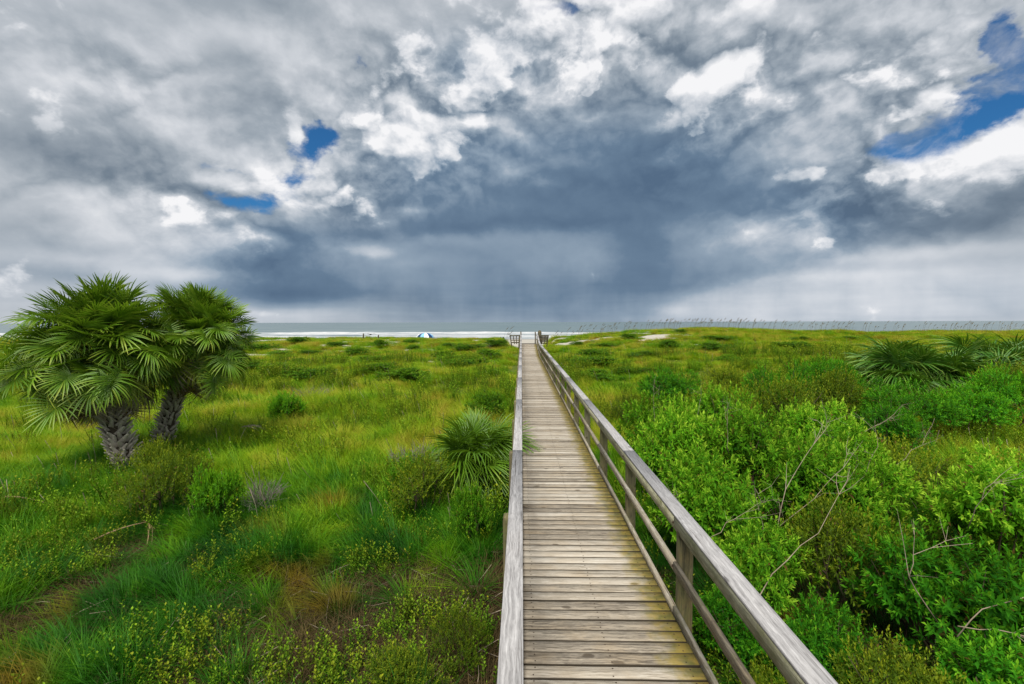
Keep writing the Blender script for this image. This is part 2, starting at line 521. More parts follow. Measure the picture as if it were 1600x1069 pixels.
# ------------------------------------------------------------------ materials
def new_mat(name):
    m = D.materials.new(name)
    m.use_nodes = True
    t = NT(m.node_tree)
    m.node_tree.nodes.clear()
    out = t.node('ShaderNodeOutputMaterial')
    return m, t, out


def principled(t, out, color, rough=0.7, spec=0.3, normal=None, link_out=True):
    p = t.node('ShaderNodeBsdfPrincipled')
    if isinstance(color, (tuple, list)):
        color = (color[0], color[1], color[2], 1.0)
    t.put(p.inputs['Base Color'], color)
    t.put(p.inputs['Roughness'], rough)
    t.put(p.inputs['Specular IOR Level'], spec)
    if normal is not None:
        t.link(normal, p.inputs['Normal'])
    if link_out:
        t.link(p.outputs[0], out.inputs[0])
    return p


def bump(t, h, strength=0.3, dist=0.01):
    b = t.node('ShaderNodeBump')
    b.inputs['Strength'].default_value = strength
    b.inputs['Distance'].default_value = dist
    t.link(h, b.inputs['Height'])
    return b.outputs[0]


def attr(t, name):
    a = t.node('ShaderNodeAttribute', attribute_name=name)
    return a.outputs['Fac']


def wpos(t):
    return t.node('ShaderNodeNewGeometry').outputs['Position']


def leaf_mat(name, c0, c1, c2, trans=0.35, rough=0.5, patch=0.0, pc=(0.1, 0.1, 0.01), pscale=0.35, spec=0.3):
    """leaf colours from shade-leaf to young tip by the mesh's tint; per-plant variation; optional patches of another colour"""
    m, t, out = new_mat(name)
    info = t.node('ShaderNodeObjectInfo')
    f = t.math('ADD', attr(t, 'tint'), t.math('MULTIPLY_ADD', info.outputs['Random'], 0.16, -0.08))
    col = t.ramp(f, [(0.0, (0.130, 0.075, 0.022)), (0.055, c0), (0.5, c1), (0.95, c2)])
    if patch:
        n = t.noise(wpos(t), pscale, 3.0, 0.6)
        col = t.mix(t.math('MULTIPLY', t.maprange(n, 0.5, 0.66, smooth=True), patch), col, pc)
    hs = t.node('ShaderNodeHueSaturation')
    t.link(col, hs.inputs['Color'])
    hs.inputs['Hue'].default_value = 0.5
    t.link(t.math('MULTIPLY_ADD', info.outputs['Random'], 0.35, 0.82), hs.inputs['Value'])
    p = principled(t, out, hs.outputs[0], rough, spec, link_out=False)
    tr = t.node('ShaderNodeBsdfTranslucent')
    t.link(t.mix(0.35, hs.outputs[0], (0.16, 0.24, 0.01)), tr.inputs[0])
    mx = t.node('ShaderNodeMixShader')
    mx.inputs[0].default_value = trans
    t.link(p.outputs[0], mx.inputs[1])
    t.link(tr.outputs[0], mx.inputs[2])
    t.link(mx.outputs[0], out.inputs[0])
    return m


def grass_mat(name, trans=0.4):
    """grass whose colour drifts over the dunes: fresh green, yellow green, straw, rust"""
    m, t, out = new_mat(name)
    P = wpos(t)
    n1 = t.noise(P, 0.30, 4.0, 0.62)
    n2 = t.noise(P, 1.1, 3.0, 0.6)
    n3 = t.noise(t.scalevec(P, (1, 1, 0.2)), 0.42, 3.0, 0.65)
    sep = t.node('ShaderNodeSeparateXYZ')
    t.link(P, sep.inputs[0])
    near = t.maprange(sep.outputs[1], 6.0, 14.5, 0.0, 1.0, smooth=True)
    f = t.math('MULTIPLY_ADD', n2, 0.95, t.math('MULTIPLY', n1, 1.05))
    f = t.math('ADD', f, t.math('MULTIPLY_ADD', near, 0.34, -0.78))
    f = t.math('MULTIPLY_ADD', attr(t, 'tint'), 0.16, f)
    col = t.ramp(f, [(0.14, (0.010, 0.070, 0.004)), (0.34, (0.034, 0.160, 0.004)), (0.50, (0.118, 0.285, 0.004)),
                     (0.66, (0.265, 0.390, 0.008)), (0.88, (0.440, 0.385, 0.045))])
    n3 = t.math('ADD', n3, t.math('ADD', t.maprange(sep.outputs[1], 24.0, 50.0, 0.0, 0.06), t.maprange(sep.outputs[1], 5.5, 9.5, 0.06, 0.0)))
    rust = t.math('MULTIPLY', t.maprange(n3, 0.58, 0.70, smooth=True), 0.65)
    col = t.mix(rust, col, (0.300, 0.165, 0.018))
    p = principled(t, out, col, 0.6, 0.2, link_out=False)
    tr = t.node('ShaderNodeBsdfTranslucent')
    t.link(col, tr.inputs[0])
    mx = t.node('ShaderNodeMixShader')
    mx.inputs[0].default_value = trans
    t.link(p.outputs[0], mx.inputs[1])
    t.link(tr.outputs[0], mx.inputs[2])
    t.link(mx.outputs[0], out.inputs[0])
    return m


def plain_mat(name, c0, c1, rough=0.8, scale=12.0, spec=0.2, bumpy=0.0):
    m, t, out = new_mat(name)
    P = t.node('ShaderNodeTexCoord').outputs['Object']
    n = t.noise(P, scale, 4.0, 0.6)
    f = t.math('MULTIPLY_ADD', attr(t, 'tint'), 0.6, t.math('MULTIPLY_ADD', n, 0.9, -0.25))
    principled(t, out, t.ramp(f, [(0.15, c0), (0.85, c1)]), rough, spec, bump(t, n, bumpy, 0.01) if bumpy else None)
    return m


def wood_mat(name, dark, mid, light, axis, moss=0.0, moss_x=None, stain=(0.24, 0.15, 0.045), stain_amt=0.3, vary=0.24, edge=None):
    """weathered timber, grain along axis 0 or 1 of the board"""
    m, t, out = new_mat(name)
    co = t.node('ShaderNodeTexCoord').outputs['Object']
    info = t.node('ShaderNodeObjectInfo')
    rnd = info.outputs['Random']
    off = t.node('ShaderNodeCombineXYZ')
    t.link(t.math('MULTIPLY', rnd, 37.0), off.inputs[0])
    t.link(t.math('MULTIPLY', rnd, 91.0), off.inputs[1])
    t.link(t.math('MULTIPLY', rnd, 53.0), off.inputs[2])
    v = t.vmath('ADD', co, off.outputs[0])
    st = (1.0, 26.0, 26.0) if axis == 0 else ((26.0, 1.0, 26.0) if axis == 1 else (26.0, 26.0, 1.0))
    wv = t.vmath('SUBTRACT', t.noise(v, 3.0, 3.0, 0.5, color=True), (0.5, 0.5, 0.5))
    v2 = t.vmath('ADD', t.scalevec(v, st), t.vmath('SCALE', wv, scale=1.6))
    grain = t.noise(v2, 2.2, 6.0, 0.66)
    fine = t.noise(t.scalevec(v, tuple(4 * q if q > 1 else 2.2 for q in st)), 2.6, 4.0, 0.7)
    blot = t.noise(v, 2.3, 4.0, 0.6)
    # knots
    kv = t.node('ShaderNodeTexVoronoi', feature='F1')
    kv.inputs['Scale'].default_value = 1.0
    t.link(t.scalevec(v, (2.4, 5.0, 5.0) if axis == 0 else (5.0, 2.4, 5.0)), kv.inputs['Vector'])
    knot = t.maprange(kv.outputs['Distance'], 0.05, 0.16, 1.0, 0.0, smooth=True)
    f = t.math('MULTIPLY_ADD', grain, 0.95, t.math('MULTIPLY_ADD', fine, 0.55, -0.25))
    f = t.math('ADD', f, t.math('MULTIPLY_ADD', rnd, vary, -vary / 2))
    f = t.math('SUBTRACT', f, t.math('MULTIPLY', knot, 0.32))
    col = t.ramp(f, [(0.24, dark), (0.50, mid), (0.74, light)])
    warm = t.math('MULTIPLY', t.maprange(t.math('MULTIPLY_ADD', grain, 0.5, t.math('MULTIPLY', blot, 0.6)), 0.50, 0.72, smooth=True), stain_amt)
    col = t.mix(warm, col, stain)
    if moss:
        P = wpos(t)
        mn = t.noise(P, 5.0, 5.0, 0.65)
        if moss_x:
            sep = t.node('ShaderNodeSeparateXYZ')
            t.link(P, sep.inputs[0])
            e = t.math('ADD', sep.outputs[0], t.math('MULTIPLY_ADD', mn, 0.55, -0.27))
            mm = t.math('MULTIPLY', t.maprange(e, moss_x[0], moss_x[1], smooth=True), moss)
            mc = t.ramp(t.noise(P, 9.0, 3.0), [(0.35, (0.110, 0.105, 0.015)), (0.62, (0.25, 0.185, 0.03))])
        else:
            mm = t.math('MULTIPLY', t.maprange(mn, 0.48, 0.66, smooth=True), moss)
            mc = (0.13, 0.14, 0.045)
        col = t.mix(mm, col, mc)
    ck = t.noise(t.scalevec(v, tuple(3.2 * q if q > 1 else 0.8 for q in st)), 1.0, 2.0, 0.5)
    col = t.mix(t.math('MULTIPLY', t.maprange(ck, 0.665, 0.70, smooth=True), 0.8), col, (0.045, 0.036, 0.026))
    if edge:        # gap shade painted onto the boards' long edges, along with dirt and algae
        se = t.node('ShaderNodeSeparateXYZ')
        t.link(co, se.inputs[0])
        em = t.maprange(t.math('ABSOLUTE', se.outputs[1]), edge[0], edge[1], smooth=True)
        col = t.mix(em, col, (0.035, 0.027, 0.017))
    h = t.math('MULTIPLY_ADD', grain, 0.7, t.math('MULTIPLY', fine, 0.6))
    principled(t, out, col, 0.82, 0.25, bump(t, h, 0.55, 0.006))
    return m


M = {}
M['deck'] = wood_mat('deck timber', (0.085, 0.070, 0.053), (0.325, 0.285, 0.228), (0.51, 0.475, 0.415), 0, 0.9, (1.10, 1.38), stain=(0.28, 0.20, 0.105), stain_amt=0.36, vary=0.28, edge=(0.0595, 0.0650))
M['rail'] = wood_mat('rail timber', (0.12, 0.117, 0.118), (0.275, 0.270, 0.273), (0.44, 0.436, 0.442), 1, 0.0, stain_amt=0.03, vary=0.05)
M['fascia'] = wood_mat('mossy rail timber', (0.12, 0.116, 0.075), (0.31, 0.303, 0.205), (0.48, 0.475, 0.36), 1, 0.55, stain_amt=0.15, vary=0.1)
M['midrail'] = wood_mat('flaking rail timber', (0.075, 0.058, 0.042), (0.24, 0.205, 0.15), (0.46, 0.435, 0.375), 1, 0.35, stain_amt=0.35)
M['post'] = wood_mat('post timber', (0.05, 0.045, 0.025), (0.13, 0.12, 0.065), (0.24, 0.225, 0.15), 2, 0.5, stain_amt=0.3)
M['dark_timber'] = wood_mat('old dark timber', (0.025, 0.022, 0.018), (0.06, 0.052, 0.036), (0.12, 0.105, 0.07), 0, 0.3, stain_amt=0.3)
M['nail'] = plain_mat('rusted nail', (0.03, 0.02, 0.014), (0.07, 0.045, 0.03), 0.7)
M['twig'] = plain_mat('bare twig', (0.10, 0.075, 0.045), (0.40, 0.33, 0.25), 0.85, 6.0)
M['bark'] = plain_mat('stem bark', (0.035, 0.026, 0.015), (0.11, 0.085, 0.055), 0.9, 10.0)
M['greytwig'] = plain_mat('grey dead twig', (0.10, 0.085, 0.07), (0.25, 0.22, 0.20), 0.9, 10.0)
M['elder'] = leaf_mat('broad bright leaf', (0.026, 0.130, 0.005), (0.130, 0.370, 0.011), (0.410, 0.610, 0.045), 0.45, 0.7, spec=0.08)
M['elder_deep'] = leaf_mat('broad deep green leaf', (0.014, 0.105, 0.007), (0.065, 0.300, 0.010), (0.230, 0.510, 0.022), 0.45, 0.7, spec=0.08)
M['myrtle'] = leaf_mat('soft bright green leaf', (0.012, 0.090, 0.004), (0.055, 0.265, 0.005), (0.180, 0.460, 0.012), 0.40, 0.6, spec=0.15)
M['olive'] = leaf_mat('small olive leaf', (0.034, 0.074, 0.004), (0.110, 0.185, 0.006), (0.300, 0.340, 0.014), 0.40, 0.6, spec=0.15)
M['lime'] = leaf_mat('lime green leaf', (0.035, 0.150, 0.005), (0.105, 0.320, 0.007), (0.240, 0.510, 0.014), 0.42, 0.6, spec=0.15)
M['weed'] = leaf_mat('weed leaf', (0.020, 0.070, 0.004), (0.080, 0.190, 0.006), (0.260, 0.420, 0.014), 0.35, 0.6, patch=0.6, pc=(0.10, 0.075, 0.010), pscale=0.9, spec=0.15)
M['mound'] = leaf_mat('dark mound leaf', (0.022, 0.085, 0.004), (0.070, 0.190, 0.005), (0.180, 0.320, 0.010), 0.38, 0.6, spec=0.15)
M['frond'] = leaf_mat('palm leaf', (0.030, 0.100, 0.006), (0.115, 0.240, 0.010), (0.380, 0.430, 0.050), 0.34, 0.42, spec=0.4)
M['palmetto'] = leaf_mat('palmetto leaf', (0.014, 0.070, 0.007), (0.050, 0.165, 0.010), (0.250, 0.330, 0.055), 0.28, 0.42, spec=0.4)
M['dead_frond'] = leaf_mat('dead palm leaf', (0.085, 0.045, 0.020), (0.19, 0.115, 0.05), (0.36, 0.26, 0.16), 0.2, 0.7)
M['pale_frond'] = leaf_mat('bleached dead leaf', (0.20, 0.16, 0.12), (0.36, 0.30, 0.23), (0.50, 0.44, 0.36), 0.2, 0.7)
M['boot'] = plain_mat('old leaf base', (0.15, 0.132, 0.105), (0.62, 0.57, 0.49), 0.85, 9.0)
M['palm_bark'] = plain_mat('palm trunk', (0.03, 0.024, 0.016), (0.085, 0.07, 0.045), 0.9, 14.0)
M['grass'] = grass_mat('dune grass')
M['oats'] = plain_mat('sea oat stalk', (0.05, 0.042, 0.02), (0.20, 0.16, 0.08), 0.8)
M['white_flower'] = plain_mat('white petals', (0.6, 0.6, 0.55), (0.8, 0.8, 0.75), 0.6)


def ground_material():
    m, t, out = new_mat('dune ground')
    P = wpos(t)
    sep = t.node('ShaderNodeSeparateXYZ')
    t.link(P, sep.inputs[0])
    n = t.noise(P, 1.7, 6.0, 0.65)
    f = t.noise(P, 14.0, 4.0, 0.65)
    soil = t.ramp(t.math('MULTIPLY_ADD', f, 0.6, t.math('MULTIPLY', n, 0.5)),
                  [(0.3, (0.010, 0.008, 0.003)), (0.55, (0.030, 0.021, 0.008)), (0.75, (0.070, 0.045, 0.018))])
    green = t.ramp(n, [(0.3, (0.030, 0.070, 0.004)), (0.65, (0.110, 0.130, 0.010))])
    g = t.maprange(sep.outputs[1], 8.0, 15.0, smooth=True)
    low = t.mix(g, soil, green)
    sand = t.ramp(t.noise(P, 4.0, 6.0, 0.6), [(0.3, (0.30, 0.280, 0.24)), (0.7, (0.42, 0.40, 0.355))])
    sm = t.maprange(t.math('MULTIPLY_ADD', f, 0.5, t.math('SUBTRACT', attr(t, 'tint'), 0.25)), 0.35, 0.6, smooth=True)
    beach = t.maprange(sep.outputs[1], 62.0, 70.0, smooth=True)
    col = t.mix(t.math('MAXIMUM', sm, beach), low, sand)
    wet = t.maprange(sep.outputs[1], 140.0, 172.0, smooth=True)
    col = t.mix(wet, col, (0.20, 0.20, 0.20))
    p = principled(t, out, col, 0.9, 0.2, bump(t, f, 0.5, 0.03))
    t.link(t.maprange(wet, 0.0, 1.0, 0.9, 0.35), p.inputs['Roughness'])
    return m


def water_material():
    m, t, out = new_mat('sea water')
    P = wpos(t)
    a = t.noise(t.scalevec(P, (0.10, 0.42, 1.0)), 1.0, 5.0, 0.6)
    b = t.noise(t.scalevec(P, (0.012, 0.035, 1.0)), 1.0, 4.0, 0.6)
    col = t.ramp(b, [(0.35, (0.100, 0.145, 0.155)), (0.65, (0.155, 0.200, 0.205))])
    # white caps and foam streaks near the shore
    sep = t.node('ShaderNodeSeparateXYZ')
    t.link(P, sep.inputs[0])
    cap = t.noise(t.scalevec(P, (0.045, 0.30, 1.0)), 1.0, 6.0, 0.62)
    near = t.maprange(sep.outputs[1], 150.0, 420.0, 0.13, -0.15)
    fm = t.maprange(t.math('ADD', cap, near), 0.57, 0.66, smooth=True)
    col = t.mix(fm, col, (0.46, 0.48, 0.50))
    p = principled(t, out, col, 0.32, 0.35, bump(t, a, 0.7, 0.5))
    t.link(t.maprange(fm, 0.0, 1.0, 0.32, 0.9), p.inputs['Roughness'])
    return m


def foam_material():
    m, t, out = new_mat('sea foam')
    P = wpos(t)
    n = t.noise(t.scalevec(P, (0.16, 0.5, 1.0)), 1.0, 6.0, 0.65)
    col = t.ramp(n, [(0.34, (0.26, 0.30, 0.315)), (0.48, (0.41, 0.425, 0.44)), (0.66, (0.58, 0.585, 0.59))])
    principled(t, out, col, 0.85, 0.2, bump(t, n, 0.4, 0.2))
    return m


# ------------------------------------------------------------------ terrain, sea
def grid_mesh(name, xs, ys, zf, mat, smooth=True, maskf=None):
    X, Y = np.meshgrid(xs, ys)
    Z = zf(X, Y)
    nx, ny = len(xs), len(ys)
    i, j = np.meshgrid(np.arange(ny - 1), np.arange(nx - 1), indexing='ij')
    F = np.stack([i * nx + j, i * nx + j + 1, (i + 1) * nx + j + 1, (i + 1) * nx + j], -1).reshape(-1, 4)
    return mesh_np(name, np.stack([X, Y, Z], -1).reshape(-1, 3), [F], mat, None if maskf is None else maskf(X, Y).ravel(), smooth=smooth)


xs = np.concatenate([[-6000, -2500, -1000, -500, -300], np.arange(-200, -60, 6.0), np.arange(-60, 60, 0.5), np.arange(60, 201, 6.0), [300, 500, 1000, 2500, 6000]])
ys = np.concatenate([[-6000, -2000, -600, -200, -80, -40], np.arange(-20, 2, 2.0), np.arange(2, 74, 0.4), np.arange(74, 330, 3.0)])
tag(obj('dune_ground', grid_mesh('dune_ground', xs, ys, ground_z, ground_material(), maskf=sand_mask)), kind='structure')

sx_ = np.concatenate([[-30000, -8000, -2500], np.arange(-900, 901, 30.0), [2500, 8000, 30000]])
sy_ = np.concatenate([np.arange(150, 420, 3.0), np.arange(420, 900, 20.0), [1200, 2000, 4000, 8000, 16000, 40000]])
SEA = -3.2
swell = lambda X, Y: SEA + 0.22 * np.sin(Y * 0.21 + 2.2 * fbm(X / 60, Y / 40, 2)) * sstep(178, 220, Y) * (1 - sstep(420, 900, Y))
tag(obj('sea', grid_mesh('sea', sx_, sy_, swell, water_material())), kind='structure')

# breaking waves: ridges of foam, one mass of surf
mb = MB()
foam_m = foam_material()
rows = [(176, 8, 0.10), (186, 9, 0.16), (197, 8, 0.28), (208, 9, 0.34), (221, 8, 0.42), (233, 7, 0.5), (246, 6, 0.6), (262, 5, 0.75)]
for k, (yy, wd, hh) in enumerate(rows):
    X = np.arange(-420, 421, 4.0)
    wob = 9 * fbm(X / 70 + 13 * k, X * 0 + k, 3)
    amp = np.clip(0.62 + 2.0 * fbm(X / 38 + 31 * k, X * 0 + 7.7 * k, 3) - 0.25 * sstep(40, 170, X), 0.0, 1.2)
    prof = [(-1.0, -0.3), (-0.6, 0.25), (-0.15, 0.85), (0.05, 1.0), (0.25, 0.7), (0.6, -0.3)]
    V = []
    for px_, pz_ in prof:
        V.append(np.stack([X, yy + wob + px_ * wd * (0.4 + 0.6 * amp), SEA + hh * amp * pz_ - 0.05 - 0.4 * (amp < 0.06)], -1))
    V = np.stack(V, 1)
    n, q = len(X), len(prof)
    i, j = np.meshgrid(np.arange(n - 1), np.arange(q - 1), indexing='ij')
    F = np.stack([i * q + j, (i + 1) * q + j, (i + 1) * q + j + 1, i * q + j + 1], -1).reshape(-1, 4)
    mb.add(V.reshape(-1, 3), None, F)
tag(mb.obj('surf_foam', foam_m, smooth=True), 'white lines of breaking surf along the beach', kind='stuff')

# ------------------------------------------------------------------ the boardwalk
walk = empty('boardwalk', (0, 0, 0))
tag(walk, 'long weathered grey timber boardwalk with railings running over the dunes to the sea', 'boardwalk')

X0, X1 = -0.05, 1.446          # ends of the deck planks
PITCH = 0.1448
rngb = random.Random(5)
plank_mb = MB()
plank_mb.board((-0.748, 0, -0.019), (0.748, 0, -0.019), 0.1345, 0.038, 0.006)
plank_meshes = []
for k in range(4):
    mbp = MB()
    L = 1.496
    n = 6
    # a plank with slightly wavy worn edges
    prof = [(-0.5, -1.0), (0.5, -1.0), (0.5, -0.2), (0.46, 0.0), (-0.46, 0.0), (-0.5, -0.2)]
    xsn = np.linspace(-L / 2, L / 2, n)
    V = []
    for i, xx in enumerate(xsn):
        wj, cj = 0.1345 + rngb.uniform(-0.003, 0.003), rngb.uniform(-0.0015, 0.0015)
        zj = rngb.uniform(-0.0012, 0.0012)
        for a, b in prof:
            V.append((xx, a * wj + cj, b * 0.038 + zj))
    q = len(prof)
    F4 = [(i * q + j, i * q + (j + 1) % q, (i + 1) * q + (j + 1) % q, (i + 1) * q + j) for i in range(n - 1) for j in range(q)]
    o_ = (n - 1) * q
    F4 += [(5, 2, 1, 0), (5, 4, 3, 2), (o_, o_ + 1, o_ + 2, o_ + 5), (o_ + 5, o_ + 2, o_ + 3, o_ + 4)]
    mbp.add(V, None, F4)
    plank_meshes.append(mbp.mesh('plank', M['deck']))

Y_START, Y_END = 0.4, 47.6
ny = int((Y_END - Y_START) / PITCH)
nails = MB()
rest = MB()
shown = 0
for k in range(-14, ny):
    y = Y_START + k * PITCH
    z = float(deck_z(y))
    slope = math.atan2(float(deck_z(y + 0.1) - deck_z(y - 0.1)), 0.2)
    dy, rz, dz = rngb.uniform(-0.0045, 0.0045), rngb.uniform(-0.003, 0.003), rngb.uniform(-0.004, 0.004)
    if 14 <= k < 314:
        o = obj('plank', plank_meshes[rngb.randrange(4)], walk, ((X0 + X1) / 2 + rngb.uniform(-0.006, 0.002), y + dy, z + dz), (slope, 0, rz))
        if y < 22:
            for xn in (0.10, 0.73, 1.36):
                for s in (-0.036, 0.036):
                    xx, yy_ = xn + rngb.uniform(-0.012, 0.012), y + s + rngb.uniform(-0.008, 0.008)
                    th = np.arange(6) * math.pi / 3
                    V = np.stack([xx + 0.0068 * np.cos(th), yy_ + 0.0068 * np.sin(th), np.full(6, z + dz + 0.0022)], -1)
                    nails.add(np.concatenate([V, [[xx, yy_, z + dz + 0.0035]]]), [(i, (i + 1) % 6, 6) for i in range(6)])
    else:
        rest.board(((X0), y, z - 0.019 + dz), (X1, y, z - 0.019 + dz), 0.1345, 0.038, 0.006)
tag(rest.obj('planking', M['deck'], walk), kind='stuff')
tag(nails.obj('nail_heads', M['nail'], walk), kind='stuff')

POSTS = [4.35 + 2.165 * k for k in range(-3, 20)]
RAIL_TOP = 0.973


def rail_piece(name, mat, xc, w, ya, yb, z0, h, ch=0.006):
    """a board along the walk between two posts, following the deck"""
    yc = (ya + yb) / 2
    za, zb = float(deck_z(ya)), float(deck_z(yb))
    zc = (za + zb) / 2
    mbx = MB()
    mbx.board((0, ya - yc + 0.0015, z0 + za - zc + h / 2), (0, yb - yc - 0.0015, z0 + zb - zc + h / 2), w, h, ch)
    return mbx.obj(name, mat, walk), (xc, yc, zc)


def place_rail(name, mat, xc, w, ya, yb, z0, h, ch=0.006):
    o, loc = rail_piece(name, mat, xc, w, ya, yb, z0, h, ch)
    o.location = (loc[0] + rngb.uniform(-0.0015, 0.0015), loc[1], loc[2] + rngb.uniform(-0.0015, 0.0015))
    return o


for side in (0, 1):
    # inner face of the rails, direction outwards
    xi, s = (1.447, 1.0) if side else (0.006, -1.0)
    for i, y in enumerate(POSTS):
        gz = float(ground_z(xi + s * 0.12, y)) - 0.25
        zt = float(deck_z(y)) + RAIL_TOP - 0.026
        wpost = 0.125
        mbx = MB()
        a = wpost / 2
        ring = [(-a, -a + .012), (-a + .012, -a), (a - .012, -a), (a, -a + .012), (a, a - .012), (a - .012, a), (-a + .012, a), (-a, a - .012)]
        V, F4 = [], []
        lv = [(gz, 1.0), (zt - 0.035, 1.0), (zt - 0.008, 0.93), (zt, 0.74)]
        for zz, sc in lv:
            V += [(p * sc, q * sc, zz) for p, q in ring]
        for r in range(3):
            F4 += [(r * 8 + j, r * 8 + (j + 1) % 8, r * 8 + 8 + (j + 1) % 8, r * 8 + 8 + j) for j in range(8)]
        F4 += [(24, 25, 26, 27), (24, 27, 28, 31), (28, 29, 30, 31)]
        mbx.add(V, None, F4)
        o = mbx.obj('post', M['post'], walk)
        off = 0.041 if side else 0.062
        o.location = (xi + s * (off + a), y + rngb.uniform(-0.02, 0.02), 0)
        o.rotation_euler = (0, 0, rngb.uniform(-0.03, 0.03))
    # bolt heads through the rails into the posts
    for y in POSTS[2:9]:
        for zz in (RAIL_TOP - 0.085, 0.464):
            mbx = MB()
            mbx.tube([(0, 0, 0), (-s * 0.006, 0, 0), (-s * 0.010, 0, 0)], [0.013, 0.012, 0.005], 8, 0.3)
            mbx.obj('bolt_head', M['nail'], walk, True).location = (xi - s * 0.001, y + 0.005, float(deck_z(y)) + zz)
    # cap boards span two bays, the others too, with joints staggered
    for i in range(0, len(POSTS) - 1, 2):
        ya, yb = POSTS[i], POSTS[min(i + 2, len(POSTS) - 1)]
        if yb > 37:
            spans = [(POSTS[j], POSTS[j + 1]) for j in range(i, min(i + 2, len(POSTS) - 1))]
        else:
            spans = [(ya, yb)]
        for (p, q) in spans:
            wcap = 0.150 if side else 0.135
            place_rail('cap_rail', M['rail'], xi + s * (wcap / 2 + 0.001), wcap, p, q, RAIL_TOP - 0.024, 0.024, 0.004)
    for i in range(-1, len(POSTS) - 1, 2):
        ya, yb = POSTS[max(i, 0)], POSTS[min(i + 2, len(POSTS) - 1)]
        if yb > 37:
            spans = [(POSTS[j], POSTS[j + 1]) for j in range(max(i, 0), min(i + 2, len(POSTS) - 1))]
        else:
            spans = [(ya, yb)]
        for (p, q) in spans:
            place_rail('fascia_board', M['fascia'], xi + s * 0.019, 0.038, p, q, RAIL_TOP - 0.028 - 0.112, 0.112)
            place_rail('middle_rail', M['midrail'], xi + s * 0.019, 0.038, p, q, 0.420, 0.088)
            place_rail('kick_rail', M['midrail'], xi + s * 0.0195, 0.038, p, q, -0.016, 0.090)
    # joists under the deck
    for xx in (0.12, 0.72, 1.32) if side else ():
        for i in range(0, len(POSTS) - 1):
            place_rail('joist', M['dark_timber'], xx, 0.045, POSTS[i], POSTS[i + 1], -0.04 - 0.19, 0.188)
for y in POSTS:
    mbx = MB()
    mbx.board((-0.12, 0, -0.32), (1.60, 0, -0.32), 0.045, 0.17)
    mbx.obj('cross_beam', M['dark_timber'], walk).location = (0, y + 0.09, float(deck_z(y)))

# the landing at the far end: slatted screens turned outwards, tall end posts and stair rails
YL = POSTS[-1] - 0.1
zl = float(deck_z(YL))
for side in (0, 1):
    s = 1.0 if side else -1.0
    xa = 1.70 if side else -0.20
    root = D.objects.new('slatted_screen', None)
    link(root, walk)
    root.location = (xa, YL, zl)
    wtop, wbot = 0.92, 0.60
    for fx in (0, 1):
        mbx = MB()
        xt, xb = s * (0.02 + fx * wtop), s * (0.10 + fx * wbot)
        mbx.board((xb, 0, -0.75), (xt, 0, 0.90), 0.10, 0.08, up=(0, 1, 0))
        mbx.obj('screen_post', M['dark_timber'], root)
    zs = [(0.84, 0.12), (0.62, 0.075), (0.40, 0.075), (0.17, 0.10)] if not side else [(0.84, 0.12), (0.70, 0.13), (0.56, 0.13), (0.42, 0.13), (0.28, 0.10), (0.10, 0.08)]
    for zz, hh in zs:
        mbx = MB()
        f = (zz + 0.75) / 1.65
        mbx.board((s * (0.10 - 0.08 * f), -0.05, zz), (s * (0.10 + wbot + (wtop - wbot - 0.08) * f), -0.05, zz), 0.03, hh)
        mbx.obj('slat', M['dark_timber'], root)
    for fx in (0.33, 0.66):
        mbx = MB()
        xt, xb = s * (0.02 + fx * wtop), s * (0.10 + fx * wbot)
        mbx.board((xb, 0.005, 0.02), (xt, 0.005, 0.86), 0.075, 0.03, up=(0, 1, 0))
        mbx.obj('slat', M['dark_timber'], root)
mbx = MB()
mbx.tube([(0, 0, -1.2), (0, 0, 1.18), (0, 0, 1.27), (0, 0, 1.33), (0, 0, 1.36)], [0.19, 0.19, 0.165, 0.10, 0.03], 12)
mbx.obj('round_pile', M['dark_timber'], walk, True).location = (1.80, YL + 0.55, zl)
for xx, hh in ((-0.07, 1.25), (1.36, 1.22)):
    mbx = MB()
    mbx.board((0, 0, -1.2), (0, 0, hh), 0.11, 0.11, up=(0, 1, 0))
    mbx.obj('end_post', M['dark_timber'], walk).location = (xx, YL + 0.35, zl)
# stairs down to the beach with their own rails
for k in range(7):
    mbx = MB()
    mbx.board((0.02, 0, 0), (1.40, 0, 0), 0.28, 0.04)
    mbx.obj('stair_tread', M['deck'], walk).location = (0, 47.9 + 0.28 * k, zl - 0.17 * (k + 1))
for xx in (-0.03, 1.44):
    mbx = MB()
    mbx.board((0, 0, 0.93), (0, 2.3, -0.45), 0.09, 0.05)
    mbx.obj('stair_rail', M['dark_timber'], walk).location = (xx, 47.6, zl)
    mbx = MB()
    mbx.board((0, 0, -0.15), (0, 2.3, -1.5), 0.045, 0.24)
    mbx.obj('stair_stringer', M['dark_timber'], walk).location = (xx, 47.6, zl)

# ------------------------------------------------------------------ leaf geometry
def unit(v):
    return v / (np.linalg.norm(v, axis=-1, keepdims=True) + 1e-9)


def leaves(mb, P, Dv, Nv, L, W, tint, fold=0.18):
    """one folded two-triangle leaf per row: base P, direction Dv, upward side Nv"""
    Dv = unit(Dv)
    S = unit(np.cross(Dv, Nv))
    N = np.cross(S, Dv)
    L, W = np.asarray(L)[:, None], np.asarray(W)[:, None]
    mid = P + Dv * L * 0.45
    a = mid + S * W * 0.5 + N * W * fold
    b = mid - S * W * 0.5 + N * W * fold
    tip = P + Dv * L - N * L * 0.08
    n = len(P)
    V = np.stack([P, a, tip, b], 1).reshape(-1, 3)
    i = np.arange(n)[:, None] * 4
    mb.add(V, np.concatenate([i + [0, 1, 2], i + [0, 2, 3]]), None, np.repeat(np.asarray(tint), 4))


